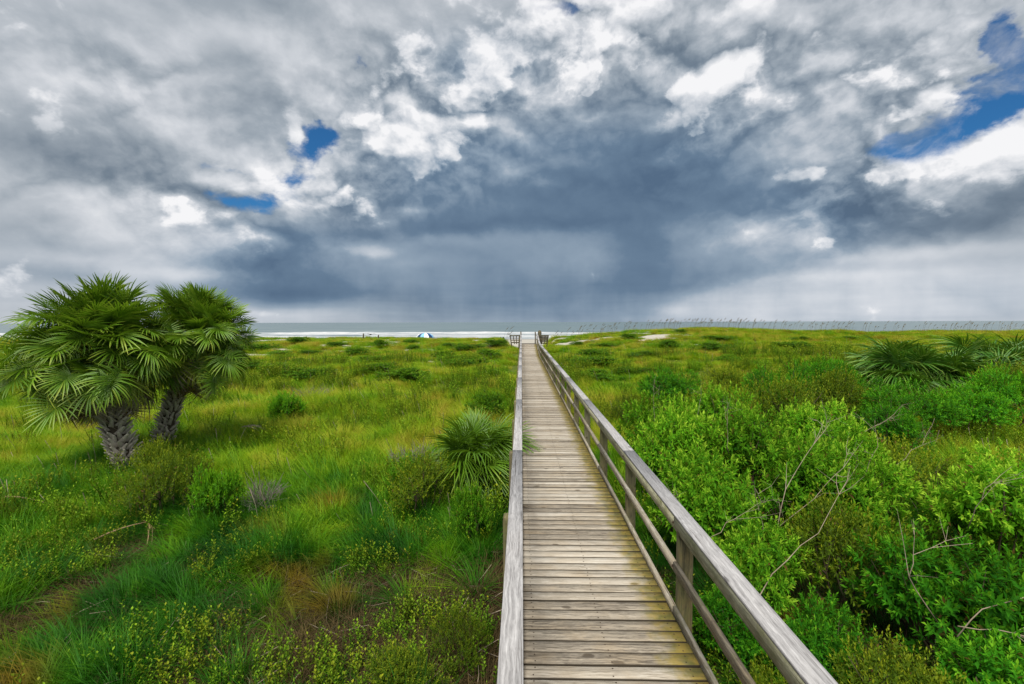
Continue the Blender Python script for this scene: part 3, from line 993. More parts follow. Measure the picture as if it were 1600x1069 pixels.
def sphere_dirs(rng, n, zmin=-0.25):
    z = rng.uniform(zmin, 1, n)
    a = rng.uniform(0, 2 * math.pi, n)
    r = np.sqrt(np.maximum(0, 1 - z * z))
    return np.stack([r * np.cos(a), r * np.sin(a), z], -1)


def shrub_meshes(name, seed, leaf, clumps, per, L, W, sprig, mat, lobes=9, inner=0.35, droop=0.1, stem_n=7, dead=0, upright=0.5, stem_mat='bark', spreadf=1.0, lobe_r=(0.24, 0.44), shell=(0.86, 1.12)):
    """unit shrub: radius 1, height 1 (the crown's top at z = 1, ground at z = 0). Returns crown mesh, stem mesh, bare twig mesh"""
    rng = np.random.default_rng(seed)
    # the crown is a union of uneven lobes
    lc = sphere_dirs(rng, lobes, 0.0) * rng.uniform(0.35, 0.68, (lobes, 1)) * [1, 1, 0.62] * spreadf
    lc[:, 2] += 0.40
    lr = rng.uniform(lobe_r[0], lobe_r[1], lobes)
    k = rng.integers(0, lobes, clumps)
    dirs = sphere_dirs(rng, clumps, -0.55)
    rad = np.where(rng.random(clumps) < inner, rng.uniform(0.35, 0.85, clumps), rng.uniform(shell[0], shell[1], clumps))
    C = lc[k] + dirs * (lr[k] * rad)[:, None] * [1, 1, 0.85]
    C[:, 2] = np.maximum(C[:, 2], 0.05)
    C[:, 2] *= 1.0 / np.percentile(C[:, 2], 99.0)
    axis = unit(dirs * 0.7 + unit(C - [0, 0, 0.25]) * 0.5 + np.array([0, 0, upright]) + rng.normal(0, 0.22, (clumps, 3)))
    age = rng.random(clumps)
    mb = MB()
    sp = sprig * rng.uniform(0.7, 1.25, clumps)
    for j in range(per):
        f = (j + 0.5) / per
        ang = j * 2.39996 + rng.uniform(0, 0.7, clumps) + age * 6
        ref = unit(np.cross(axis, np.array([0.3, 0.2, 0.9])))
        ref2 = np.cross(axis, ref)
        radial = ref * np.cos(ang)[:, None] + ref2 * np.sin(ang)[:, None]
        base = C + axis * (sp * (f - 0.35))[:, None]
        dv = radial * (1.0 - 0.55 * f) + axis * (0.25 + 0.9 * f) + np.array([0, 0, -droop]) + rng.normal(0, 0.15, (clumps, 3))
        ll = L * rng.uniform(0.75, 1.2, clumps) * (1.0 - 0.35 * f)
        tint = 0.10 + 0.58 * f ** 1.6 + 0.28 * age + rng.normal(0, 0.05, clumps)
        tint = np.where(rng.random(clumps) < 0.02, -0.3, tint)
        leaves(mb, base, dv, unit(axis + [0, 0, 0.6]), ll, W * ll / L * rng.uniform(0.8, 1.15, clumps), tint)
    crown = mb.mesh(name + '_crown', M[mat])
    st = MB()
    for i in range(stem_n):
        tgt = lc[i % lobes] + rng.normal(0, 0.06, 3)
        b0 = np.append(rng.normal(0, 0.08, 2), -0.12)
        midp = b0 * 0.4 + tgt * 0.6 + np.append(rng.normal(0, 0.07, 2), -0.10)
        st.tube([b0, (b0 + midp) / 2 + rng.normal(0, 0.02, 3), midp, tgt], [0.022, 0.018, 0.013, 0.006], 5, rng.random())
        for q in range(4):
            e = tgt + sphere_dirs(rng, 1, -0.1)[0] * lr[i % lobes] * 0.85
            s0 = midp * 0.5 + tgt * 0.5
            st.tube([s0, (s0 + e) / 2 + rng.normal(0, 0.03, 3), e], [0.009, 0.006, 0.003], 4, rng.random(), cap=False)
    stems = st.mesh(name + '_stems', M[stem_mat])
    return crown, stems


def place_shrub(name, meshes, x, y, rad, top, rz, label, cat='shrub', group=None, sy=1.0):
    crown, stems = meshes
    gz = float(ground_z(x, y))
    r = empty(name, (x, y, gz), rz)
    h = top - gz
    tag(r, label, cat, group)
    obj('crown', crown, r, sc=(rad, rad * sy, h))
    obj('stems', stems, r, sc=(rad, rad * sy, h))
    return r


def bare_branch(parent, pts, r0, mat='twig', seed=0, side=3):
    side += 2
    rng = np.random.default_rng(seed)
    pts = np.array(pts, float)
    tt = np.linspace(0, 1, 9)
    s = np.linspace(0, 1, len(pts))
    P = np.stack([np.interp(tt, s, pts[:, c]) for c in range(3)], -1)
    P[1:-1] = (P[:-2] + 2 * P[1:-1] + P[2:]) / 4 + rng.normal(0, 0.006, (7, 3))
    mb = MB()
    r0 = r0 * 0.58
    P[1:-1] += rng.normal(0, 0.014, (7, 3))
    mb.tube(P, np.linspace(r0, r0 * 0.22, 9), 5, np.repeat(np.linspace(0.35, 0.8, 9), 5))
    for k in range(side):
        i = rng.integers(3, 8)
        d = P[i] - P[i - 1]
        e = P[i] + unit(d) * rng.uniform(0.15, 0.4) + rng.normal(0, 0.13, 3)
        m_ = (P[i] + e) / 2 + rng.normal(0, 0.02, 3)
        mb.tube([P[i], m_, e], [r0 * 0.5, r0 * 0.36, r0 * 0.15], 4, 0.7, cap=False)
        for h in range(2):
            e2 = m_ + (e - m_) * 0.5 + rng.normal(0, 0.10, 3)
            mb.tube([m_, e2], [r0 * 0.28, r0 * 0.10], 3, 0.7, cap=False)
    return mb.obj('bare_branch', M[mat], parent, True)


# ------------------------------------------------------------------ palm fronds
def fan_frond(name, seed, petiole=0.8, blade=0.8, n=38, spread=130, mat='frond', droop=0.55, arch=0.25, fold=0.30, width=1.0, tint0=0.45, ragged=0.08, pet_r=0.011, bend=0.0):
    """costapalmate leaf: petiole along +X from the origin, blade of free-tipped segments"""
    rng = np.random.default_rng(seed)
    mb = MB()
    px = np.linspace(0, petiole, 5)
    pz = -arch * 0.35 * (px / petiole) ** 2 * petiole
    pp = np.stack([px, px * 0, pz], -1)
    mb.tube(pp, np.linspace(pet_r * 1.5, pet_r, 5), 4, 0.62)
    sl = math.atan2(pz[-1] - pz[-2], px[-1] - px[-2])
    hub = pp[-1]
    costa = blade * 0.32
    cb, sb = math.cos(R(bend)), math.sin(R(bend))
    for i in range(n):
        a = R(-spread + 2 * spread * (i + 0.5) / n)
        t0 = max(0.0, 1 - abs(a) / R(spread)) * 1.0
        cx = costa * t0
        cz = -arch * 1.2 * t0 * t0 * costa
        b = hub + np.array([cx * math.cos(sl), 0, cx * math.sin(sl) + cz])
        Ls = blade * (0.70 + 0.30 * math.cos(a * 0.62)) * (1 - 0.30 * t0) * rng.uniform(1 - ragged, 1 + ragged)
        d = np.array([math.cos(a), math.sin(a), fold * abs(math.sin(a)) + sl * math.cos(a) - 0.25 * arch * t0])
        d /= np.linalg.norm(d)
        sd = np.array([-math.sin(a), math.cos(a), 0.0])
        gap = 2 * R(spread) / n
        dr = droop * rng.uniform(0.6, 1.4)
        tw = rng.normal(0, 0.05)
        rows = []
        for t, w in ((0.0, 0.006), (0.40, gap * 0.40 * Ls * 1.02), (0.68, 0.026 * width), (0.87, 0.015 * width), (1.0, 0.002)):
            c = b + d * Ls * t + np.array([0, 0, -dr * Ls * 0.5 * max(0, t - 0.3) ** 2 / 0.49]) + sd * tw * Ls * t * t
            pl = 0.30 * w
            rows.append((c - sd * w / 2 + [0, 0, pl], c + [0, 0, -pl * 0.5], c + sd * w / 2 + [0, 0, pl]))
        V = np.array([v for r in rows for v in r]) - hub
        V = np.stack([V[:, 0] * cb + V[:, 2] * sb, V[:, 1], V[:, 2] * cb - V[:, 0] * sb], -1) + hub
        F = []
        for r in range(4):
            o = r * 3
            F += [(o, o + 1, o + 4, o + 3), (o + 1, o + 2, o + 5, o + 4)]
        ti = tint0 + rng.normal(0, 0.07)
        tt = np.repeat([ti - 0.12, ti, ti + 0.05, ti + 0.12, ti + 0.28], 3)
        mb.add(V, None, F, tt)
    return mb.mesh(name, M[mat])


BEND = (0, 12, 24, 34, 6, 18, 40, 28, 3)
DROOP = (0.10, 0.22, 0.45, 0.70, 0.15, 0.35, 0.60, 0.85, 0.30)
FR = [fan_frond('frond', 20 + k, 0.78 + 0.07 * (k * 5 % 9), 0.60 + 0.012 * (k * 4 % 9), 32, 124 + 3 * (k * 2 % 9), 'frond', DROOP[k], 0.10 + 0.03 * k, 0.38 - 0.03 * (k * 7 % 9), 1.15, ragged=0.16, bend=BEND[k] * 1.2) for k in range(9)]
FR_OLD = [fan_frond('frond', 40 + k, 0.95, 0.68, 30, 130, 'frond', 0.8, 0.4, 0.10, 1.0, tint0=0.72, ragged=0.25, bend=45) for k in range(2)]
FR_DEAD = [fan_frond('dead_frond', 50 + k, 0.8, 0.72, 24, 105, 'dead_frond', 1.2, 0.7, -0.1, 0.8, ragged=0.3, bend=35) for k in range(2)]
FR_PALE = [fan_frond('dead_frond', 54 + k, 0.75, 0.70, 22, 95, 'pale_frond', 1.2, 0.7, -0.1, 0.8, ragged=0.3, bend=30) for k in range(2)]
PM = [fan_frond('frond', 60 + k, 0.66, 0.80, 24, 130, 'palmetto', 0.7 + 0.4 * k, 0.15 + 0.12 * k, 0.22, 1.35, tint0=0.52, ragged=0.18, bend=(5, 22, 38, 45)[k], pet_r=0.008) for k in range(4)]
PM_NEAR = [fan_frond('frond', 80 + k, 0.62, 0.74, 28, 132, 'frond', 0.6 + 0.4 * k, 0.15 + 0.12 * k, 0.22, 1.1, tint0=0.36, ragged=0.18, bend=(0, 25, 10, 35)[k]) for k in range(4)]
PM_DEAD = [fan_frond('dead_frond', 70, 0.6, 0.6, 20, 90, 'pale_frond', 1.3, 0.7, 0.0, 0.7, ragged=0.2)]


def boot_mesh():
    mb = MB()
    # a split leaf base: wide clasping foot, narrowing and bending outwards (local +Z up, +X outwards)
    lv = [(0.0, 0.0, 0.070, 0.020), (0.012, 0.07, 0.056, 0.026), (0.040, 0.15, 0.040, 0.024), (0.085, 0.215, 0.030, 0.018), (0.115, 0.245, 0.020, 0.010)]
    V, F, T = [], [], []
    for k, (x, z, w, th) in enumerate(lv):
        V += [(x, -w, z), (x, w, z), (x + th, w * 0.8, z + 0.006), (x + th, -w * 0.8, z + 0.006)]
        T += [0.15 + 0.2 * k] * 4
    for k in range(len(lv) - 1):
        o = k * 4
        F += [(o + j, o + (j + 1) % 4, o + 4 + (j + 1) % 4, o + 4 + j) for j in range(4)]
    o = (len(lv) - 1) * 4
    F.append((o, o + 1, o + 2, o + 3))
    mb.add(V, None, F, T)
    return mb.mesh('leaf_base', M['boot'])


BOOT = boot_mesh()
from mathutils import Euler, Matrix, Vector


def palm(label, base, spine, r, n_green, n_old, n_dead, scale, seed, boots_from=0.0, crown_squash=1.0, flip=None):
    rng = random.Random(seed)
    root = empty('cabbage_palm', base)
    tag(root, label, 'palm tree', 'cabbage palms on the dune')
    spine = np.array(spine, float)
    s = np.linspace(0, 1, len(spine))
    tt = np.linspace(0, 1, 12)
    P = np.stack([np.interp(tt, s, spine[:, c]) for c in range(3)], -1)
    for _ in range(3):
        P[1:-1] = (P[:-2] + 2 * P[1:-1] + P[2:]) / 4
    mb = MB()
    rad = np.interp(tt, [0, 0.15, 0.8, 1], [r * 1.25, r, r * 1.02, r * 0.75])
    mb.tube(P, rad, 14, 0.5)
    mb.obj('trunk', M['palm_bark'], root, True)
    # criss-cross leaf bases
    L = float(np.sum(np.linalg.norm(np.diff(P, axis=0), axis=1)))
    rows = int(L / 0.10)
    for k in range(rows):
        f = (k + 0.3) / rows
        c = np.array([np.interp(f, tt, P[:, q]) for q in range(3)])
        rr = float(np.interp(f, tt, rad))
        nb = 9
        for j in range(nb):
            a = 2 * math.pi * (j + 0.5 * (k % 2)) / nb + rng.uniform(-0.12, 0.12) + k * 0.05
            if rng.random() < 0.05:
                continue
            o = obj('leaf_base', BOOT, root)
            tilt = R(rng.uniform(4, 16))
            lean = R((26 if k % 2 else -26) + rng.uniform(-9, 9))
            mt = Matrix.Rotation(a, 4, 'Z') @ Matrix.Translation((rr - 0.012, 0, 0)) @ Matrix.Rotation(lean, 4, 'X') @ Matrix.Rotation(tilt, 4, 'Y')
            mt = Matrix.Translation(Vector(c)) @ mt
            sc = rng.uniform(0.75, 1.05) * (r / 0.16)
            o.matrix_local = mt @ Matrix.Diagonal((sc, sc, sc * 1.05, 1))
    top = P[-1]
    axis = P[-1] - P[-3]
    axis /= np.linalg.norm(axis)
    q = Vector((0, 0, 1)).rotation_difference(Vector(axis * 0.6 + np.array([0, 0, 0.4])))

    def put(me, az, el, roll, sc, dz=0.0):
        o = obj(me.name.split('.')[0], me, root)
        rot = q.to_matrix().to_4x4() @ Matrix.Rotation(az, 4, 'Z') @ Matrix.Rotation(-el, 4, 'Y') @ Matrix.Rotation(roll, 4, 'X')
        o.matrix_local = Matrix.Translation(Vector(top) + Vector((0, 0, dz))) @ rot @ Matrix.Diagonal((sc, sc, sc, 1))
        return o

    for i in range(n_green):
        f = (i + 0.5) / n_green
        el = 90 - 100 * f
        az = i * 2.39996 + rng.uniform(-0.45, 0.45)
        me = rng.choice((FR[0], FR[4], FR[8], FR[1])) if f < 0.40 else rng.choice(FR)
        put(me, az, R(el + rng.uniform(-16, 16)), R(rng.uniform(-60, 60)), scale * rng.uniform(0.74, 1.10), -0.30 * f + rng.uniform(-0.1, 0.05))
    for i in range(n_old):
        put(rng.choice(FR_OLD), i * 2.39996 + 1.0, R(4 - 16 * rng.random()), R(rng.uniform(-30, 30)), scale * rng.uniform(0.85, 1.05), -0.26)
    for i in range(n_dead):
        put(rng.choice(FR_DEAD + FR_PALE), i * 2.39996 + 0.4, R(-6 - 58 * rng.random()), R(rng.uniform(-60, 60)), scale * rng.uniform(0.6, 0.92), -0.34 - 0.25 * rng.random())
    return root


def palmetto(name, x, y, scale, n, seed, label, group, n_dead=3, zoff=0.0, elev=(88, -5), loose=0.35, fans=None):
    rng = random.Random(seed)
    root = empty(name, (x, y, float(ground_z(x, y)) + zoff))
    tag(root, label, 'palmetto', group)
    heads = max(1, n // 11)
    hp = [(rng.uniform(-loose, loose) * heads ** 0.5, rng.uniform(-loose, loose) * heads ** 0.5) for _ in range(heads)]
    mb = MB()
    for hx, hy in hp:
        mb.tube([(hx * 0.7, hy * 0.7, -0.1), (hx, hy, 0.22), (hx, hy, 0.34)], [0.08, 0.07, 0.045], 7, 0.5)
    mb.obj('trunk', M['palm_bark'], root, True)
    for i in range(n + n_dead):
        hx, hy = hp[i % heads]
        k = i // heads
        m = max(1, n // heads)
        dead = i >= n
        f = min(1.0, (k + 0.5) / m)
        el = elev[0] + (elev[1] - elev[0]) * f if not dead else -25 - 25 * rng.random()
        me = rng.choice(PM_DEAD) if dead else (fans or PM)[min(3, int(rng.random() * 4))]
        o = obj(me.name.split('.')[0], me, root)
        sc = scale * rng.uniform(0.85, 1.12)
        o.matrix_local = (Matrix.Translation((hx, hy, 0.26)) @ Matrix.Rotation(i * 2.39996 + rng.uniform(-0.3, 0.3), 4, 'Z')
                          @ Matrix.Rotation(-R(el + rng.uniform(-8, 8)), 4, 'Y') @ Matrix.Rotation(R(rng.uniform(-35, 35)), 4, 'X') @ Matrix.Diagonal((sc, sc, sc, 1)))
    return root


# ------------------------------------------------------------------ the two palms
px_, py_ = -9.75, 11.0
gz = float(ground_z(px_, py_))
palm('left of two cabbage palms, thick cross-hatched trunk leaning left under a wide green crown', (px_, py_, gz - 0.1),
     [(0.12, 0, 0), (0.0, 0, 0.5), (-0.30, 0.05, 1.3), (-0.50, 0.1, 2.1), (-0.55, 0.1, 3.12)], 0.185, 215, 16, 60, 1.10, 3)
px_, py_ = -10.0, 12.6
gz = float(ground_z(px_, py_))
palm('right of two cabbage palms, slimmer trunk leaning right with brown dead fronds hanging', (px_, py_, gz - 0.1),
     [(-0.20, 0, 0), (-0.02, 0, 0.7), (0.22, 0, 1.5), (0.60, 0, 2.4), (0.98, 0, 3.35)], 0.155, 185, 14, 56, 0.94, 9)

# ------------------------------------------------------------------ palmettos
palmetto('saw_palmetto', -0.98, 9.8, 1.0, 46, 5, 'dark green saw palmetto growing against the left railing of the boardwalk', None, 3, 0.25, (90, 12), 0.14, PM_NEAR)
pg = 'saw palmettos on the right dune'
palmetto('saw_palmetto', 16.6, 19.6, 1.5, 84, 11, 'leftmost tall palmetto of the big clump behind the rounded green shrubs', pg, 6)
palmetto('saw_palmetto', 18.4, 19.2, 1.5, 84, 12, 'second palmetto from the left in the big clump on the right dune', pg, 6)
palmetto('saw_palmetto', 20.4, 19.8, 1.55, 84, 13, 'palmetto in the middle of the big clump with dry brown leaves at its foot', pg, 10)
palmetto('saw_palmetto', 22.3, 19.2, 1.5, 84, 14, 'palmetto of the big clump right of the one with dry brown leaves', pg, 8)
palmetto('saw_palmetto', 24.2, 19.8, 1.55, 84, 15, 'rightmost palmetto of the big clump at the edge of the photo', pg, 8)
palmetto('saw_palmetto', 17.6, 21.6, 1.55, 70, 16, 'palmetto at the back left of the big clump on the right dune', pg, 5)
palmetto('saw_palmetto', 21.6, 22.0, 1.55, 70, 17, 'palmetto at the back right of the big clump on the right dune', pg, 5)
palmetto('saw_palmetto', 15.5, 18.6, 0.85, 30, 18, 'small low palmetto standing apart left of the big clump', pg, 3)

# ------------------------------------------------------------------ shrubs
ELD = [shrub_meshes('elder', 100 + k, 0, 700, 14, 0.082, 0.034, 0.14, 'elder', 14, 0.22, 0.20, upright=0.40, lobe_r=(0.18, 0.42)) for k in range(3)]
DEEP = [shrub_meshes('deep', 110 + k, 0, 680, 14, 0.082, 0.032, 0.15, 'elder_deep', 13, 0.25, 0.15, upright=0.4, lobe_r=(0.2, 0.42)) for k in range(2)]
MYR = [shrub_meshes('myrtle', 120 + k, 0, 900, 10, 0.075, 0.024, 0.13, 'myrtle', 8, 0.10, 0.0, upright=0.15, spreadf=1.15, lobe_r=(0.22, 0.46), shell=(0.95, 1.04)) for k in range(3)]
OLI = [shrub_meshes('olive', 130 + k, 0, 720, 9, 0.060, 0.026, 0.17, 'olive', 11, 0.30, 0.0, upright=0.7) for k in range(3)]
LIM = [shrub_meshes('lime', 140 + k, 0, 520, 9, 0.12, 0.046, 0.20, 'lime', 8, 0.25, 0.0, upright=0.7) for k in range(2)]
MND = [shrub_meshes('mound', 150 + k, 0, 420, 8, 0.14, 0.05, 0.20, 'mound', 10, 0.2, 0.0, upright=0.5) for k in range(4)]

G1 = 'leafy bright green shrubs beside the right railing'
SH = [
    # mesh, x, y, radius, top z, label
    (ELD[0], 2.95, 9.0, 1.15, 1.02, 'bright leafy shrub right against the right railing, its top level with the handrail far down', G1),
    (ELD[1], 4.3, 8.7, 1.25, 0.98, 'bright leafy shrub behind the tangle of bare twigs, right of the one touching the railing', G1),
    (ELD[2], 2.75, 6.9, 1.05, 0.72, 'bright leafy shrub beside the third railing post with short bare twigs', G1),
    (ELD[0], 4.45, 6.9, 1.2, 0.82, 'bright leafy shrub holding the longest straight bare branch', G1),
    (ELD[1], 5.8, 8.4, 1.2, 0.80, 'bright leafy shrub left of the olive brown shrub and the grass strip', G1),
    (ELD[2], 3.3, 11.0, 1.15, 0.92, 'farthest bright leafy shrub near the railing, in front of the dark olive shrubs', G1),
    (ELD[0], 6.7, 10.2, 1.15, 0.86, 'bright leafy shrub below the rounded soft green shrubs', G1),
    (ELD[1], 5.1, 11.7, 1.2, 1.0, 'bright leafy shrub at the back of the group beside dark gaps', G1),
    (ELD[2], 2.9, 5.45, 0.8, 0.28, 'leafy shrub under the handrail with one long curved twig over it', G1),
    (DEEP[0], 2.85, 4.55, 0.62, -0.05, 'low deep green shrub beside the dark hollow under the right railing', 'deep green shrubs in the right corner'),
    (DEEP[0], 4.75, 4.9, 1.05, 0.42, 'large deep green leafy shrub in the lower right with arching pale twigs', 'deep green shrubs in the right corner'),
    (DEEP[1], 4.2, 3.75, 0.8, 0.02, 'deep green leafy shrub in the bottom right corner', 'deep green shrubs in the right corner'),
    (ELD[1], 6.5, 6.2, 1.15, 0.75, 'tall bright leafy shrub at the right edge above the arching pale twigs', G1),
    (ELD[2], 8.0, 7.6, 1.1, 0.55, 'bright leafy shrub at the right edge below the grass strip', G1),
    (OLI[0], 4.05, 5.75, 0.92, 0.52, 'olive green small-leaved shrub between the bright and the deep green shrubs', 'olive shrubs on the right'),
    (OLI[1], 7.3, 8.9, 1.15, 0.42, 'dark olive shrub in front of the grass strip on the right', 'olive shrubs on the right'),
    (OLI[2], 3.15, 3.7, 0.72, 0.02, 'yellowish olive shrub at the bottom edge right of the handrail', 'olive shrubs on the right'),
    (OLI[0], 2.2, 3.75, 0.5, -0.12, 'small olive shrub seen through the railing at the bottom edge', 'olive shrubs on the right'),
    (DEEP[1], 2.3, 4.9, 0.55, -0.15, 'small deep green shrub seen under the handrail beside the nearest post', 'deep green shrubs in the right corner'),
    (OLI[1], 7.2, 13.0, 1.3, 1.12, 'dark olive shrub left of the rounded soft green shrubs', 'olive shrubs on the right'),
    (OLI[2], 9.6, 14.4, 1.3, 1.22, 'dark brownish olive shrub standing among the rounded soft green shrubs', 'olive shrubs on the right'),
    (OLI[0], 5.9, 13.2, 1.1, 0.95, 'olive shrub behind the bright leafy shrubs near the boardwalk', 'olive shrubs on the right'),
    (MYR[0], 8.8, 15.4, 1.5, 1.30, 'soft bright green shrub at the back left of the rounded group', 'rounded soft green shrubs on the right'),
    (MYR[1], 11.2, 13.6, 1.45, 0.88, 'wide rounded soft green shrub below the small palmetto', 'rounded soft green shrubs on the right'),
    (MYR[2], 10.6, 15.6, 1.4, 1.34, 'rounded soft green shrub directly left of the small palmetto', 'rounded soft green shrubs on the right'),
    (MYR[0], 9.9, 12.3, 1.1, 0.72, 'rounded soft green shrub nearest the bright leafy shrubs', 'rounded soft green shrubs on the right'),
    (MYR[1], 13.2, 14.0, 1.15, 0.80, 'rounded soft green shrub in front of the big palmetto clump', 'rounded soft green shrubs on the right'),
    (MYR[2], 14.9, 14.2, 1.4, 1.20, 'rounded soft green shrub near the right edge below the palmettos', 'rounded soft green shrubs on the right'),
    (MYR[0], 16.4, 12.8, 1.2, 0.70, 'rounded soft green shrub cut by the right edge', 'rounded soft green shrubs on the right'),
    (MYR[1], 5.6, 17.5, 1.3, 0.95, 'soft green shrub standing alone in the grass behind the dark olive shrubs', 'scrub in the middle distance on the right'),
    (OLI[2], 8.2, 18.5, 1.5, 0.95, 'olive shrub in the yellow grass beyond the rounded soft green shrubs', 'scrub in the middle distance on the right'),
    (MYR[2], 11.8, 18.2, 1.2, 1.15, 'soft green shrub behind the rounded group, left of the small palmetto', 'scrub in the middle distance on the right'),
    (OLI[0], 3.6, 15.5, 0.9, 0.35, 'small olive shrub in the grass just right of the railing', 'scrub in the middle distance on the right'),
    (OLI[1], 16.8, 16.2, 1.3, 1.22, 'olive shrub between the palmettos and the rounded shrub at the right edge', 'olive shrubs on the right'),
    # left side
    (OLI[0], -6.75, 8.45, 0.95, 0.32, 'olive shrub in front of the foot of the two palms', None),
    (LIM[0], -5.55, 8.15, 0.46, 0.06, 'small bright lime green shrub in front of the olive shrub by the palms', None),
    (OLI[2], -7.9, 9.6, 0.75, 0.22, 'yellowish olive shrub at the base of the palm trunks', None),
    (OLI[1], -1.95, 8.6, 0.85, 0.20, 'olive green shrub beside the grey dead bush, left of the palmetto by the railing', None),
    (ELD[0], -0.82, 7.55, 0.42, 0.02, 'small leafy shrub at the left railing below the palmetto', None),
    (LIM[1], -2.35, 9.3, 0.55, -0.05, 'bright lime green shrub left of the olive shrub near the left railing', None),
    (OLI[0], -0.66, 4.75, 0.36, -0.28, 'bright leafy shrub against the left railing at the bottom edge', 'weedy bushes along the bottom left'),
    (OLI[2], -1.2, 4.3, 0.5, -0.45, 'bright leafy bush at the bottom edge left of the one by the railing', 'weedy bushes along the bottom left'),
    (LIM[1], -8.3, 16.0, 0.8, 0.25, 'bright lime green bush in the open grass right of the palms', None),
    (MND[1], -1.3, 16.5, 0.8, 0.2, 'dark green bush beside the left railing beyond the palmetto', None),
]
rngs = random.Random(21)
shrubs = {}
for k, (me, x, y, rad, top, label, grp) in enumerate(SH):
    nm = {'elder': 'leafy_shrub', 'deep': 'leafy_shrub', 'myrtle': 'rounded_shrub', 'olive': 'olive_shrub', 'lime': 'lime_shrub', 'mound': 'leafy_shrub'}[me[0].name.split('_')[0]]
    shrubs[label] = place_shrub(nm, me, x, y, rad, top, rngs.uniform(0, 6.28), label, group=grp)

# bare branches reaching out of the right-hand shrubs
def branch_on(key, pts, r0, seed, side=3):
    root = [o for l, o in shrubs.items() if key in l][0]
    inv = (Matrix.Translation(root.location) @ Matrix.Rotation(root.rotation_euler[2], 4, 'Z')).inverted()
    return bare_branch(root, [inv @ Vector(p) for p in pts], r0, seed=seed, side=side)


branch_on('longest straight', [(3.25, 6.0, -0.6), (3.30, 6.0, 0.2), (3.75, 6.15, 0.95), (4.0, 6.2, 1.28)], 0.014, 1, 2)
branch_on('longest straight', [(3.25, 6.0, 0.0), (3.75, 6.0, 0.45), (4.15, 6.0, 0.85), (4.25, 6.0, 1.15)], 0.010, 2, 3)
branch_on('longest straight', [(3.2, 6.0, -0.3), (3.12, 6.0, 0.3), (3.05, 6.0, 0.62)], 0.009, 3, 2)
branch_on('third railing post', [(2.2, 5.9, 0.0), (2.05, 5.9, 0.3), (2.0, 5.95, 0.62)], 0.008, 4, 2)
branch_on('third railing post', [(2.3, 5.7, 0.05), (2.6, 5.6, 0.4), (2.9, 5.6, 0.52)], 0.008, 5, 1)
branch_on('one long curved', [(2.35, 4.75, -0.25), (2.75, 4.9, 0.20), (3.35, 5.1, 0.50), (3.75, 5.3, 1.0)], 0.012, 6, 1)
branch_on('twigs, right of', [(4.6, 7.8, 0.4), (4.9, 7.6, 0.9), (5.0, 7.5, 1.25)], 0.011, 7, 3)
branch_on('twigs, right of', [(3.6, 8.0, 0.5), (3.55, 7.9, 1.0), (3.45, 7.9, 1.35)], 0.010, 8, 2)
branch_on('left of the olive', [(5.6, 7.6, 0.2), (5.75, 7.5, 0.8), (5.7, 7.5, 1.2)], 0.010, 9, 3)
branch_on('left of the olive', [(6.3, 8.0, 0.2), (6.8, 7.9, 0.7), (7.0, 7.9, 1.15)], 0.010, 10, 2)
branch_on('below the rounded', [(6.6, 9.6, 0.2), (7.3, 9.4, 0.75), (7.7, 9.4, 1.1)], 0.012, 11, 3)
branch_on('arching pale', [(4.0, 4.4, -0.1), (3.7, 4.4, 0.35), (3.75, 4.4, 0.62), (4.3, 4.4, 0.68)], 0.011, 12, 2)
branch_on('arching pale', [(4.0, 4.2, -0.1), (4.3, 4.2, 0.25), (4.9, 4.1, 0.42), (5.6, 4.1, 0.42)], 0.011, 13, 3)
branch_on('arching pale', [(4.0, 4.2, 0.0), (4.5, 4.0, 0.05), (5.0, 3.9, -0.2)], 0.010, 14, 3)
branch_on('edge above', [(5.6, 5.8, 0.2), (5.6, 5.6, 0.8), (5.9, 5.6, 1.05)], 0.009, 15, 2)
branch_on('farthest bright', [(3.0, 10.4, 0.4), (2.95, 10.3, 1.0), (2.9, 10.2, 1.35)], 0.011, 16, 2)
branch_on('farthest bright', [(3.9, 10.4, 0.4), (4.0, 10.3, 1.0), (3.95, 10.2, 1.3)], 0.010, 17, 2)


# leafless grey bushes
def dead_bush(x, y, rad, h, seed, label):
    rng = np.random.default_rng(seed)
    mb = MB()
    for i in range(46):
        a, r = rng.uniform(0, 6.28), rng.uniform(0.3, 1) * rad
        e = np.array([r * math.cos(a), r * math.sin(a), h * rng.uniform(0.55, 1.0) * (1 - 0.3 * (r / rad) ** 2)])
        b = np.append(rng.normal(0, 0.05, 2), -0.05)
        m = (b + e) / 2 + rng.normal(0, 0.05, 3) + [0, 0, 0.08]
        mb.tube([b, m, e], [0.009, 0.007, 0.003], 4, rng.random(), cap=False)
        for q in range(5):
            s0 = m + (e - m) * rng.random()
            t0 = s0 + (e - b) * 0.22 + rng.normal(0, 0.09, 3)
            mb.tube([s0, t0], [0.005, 0.0025], 3, rng.random(), cap=False)
    o = mb.obj('dead_bush', M['greytwig'])
    o.location = (x, y, float(ground_z(x, y)))
    return tag(o, label, 'dead bush')


dead_bush(-5.0, 8.6, 0.42, 0.75, 1, 'grey leafless bush behind the small bright lime green shrub')
dead_bush(-2.6, 11.0, 0.65, 0.8, 2, 'grey leafless bush in the grass left of the palmetto by the railing')
dead_bush(-9.0, 19.5, 1.1, 0.8, 3, 'pale grey leafless bush in the open grass right of the palms')

ORD = ['first', 'second', 'third', 'fourth', 'fifth', 'sixth', 'seventh', 'eighth', 'ninth', 'tenth', 'eleventh', 'twelfth']
ROW = ['nearest row', 'second nearest row', 'third nearest row', 'fourth nearest row', 'fifth nearest row', 'sixth nearest row', 'seventh nearest row', 'eighth nearest row', 'ninth nearest row', 'farthest row']


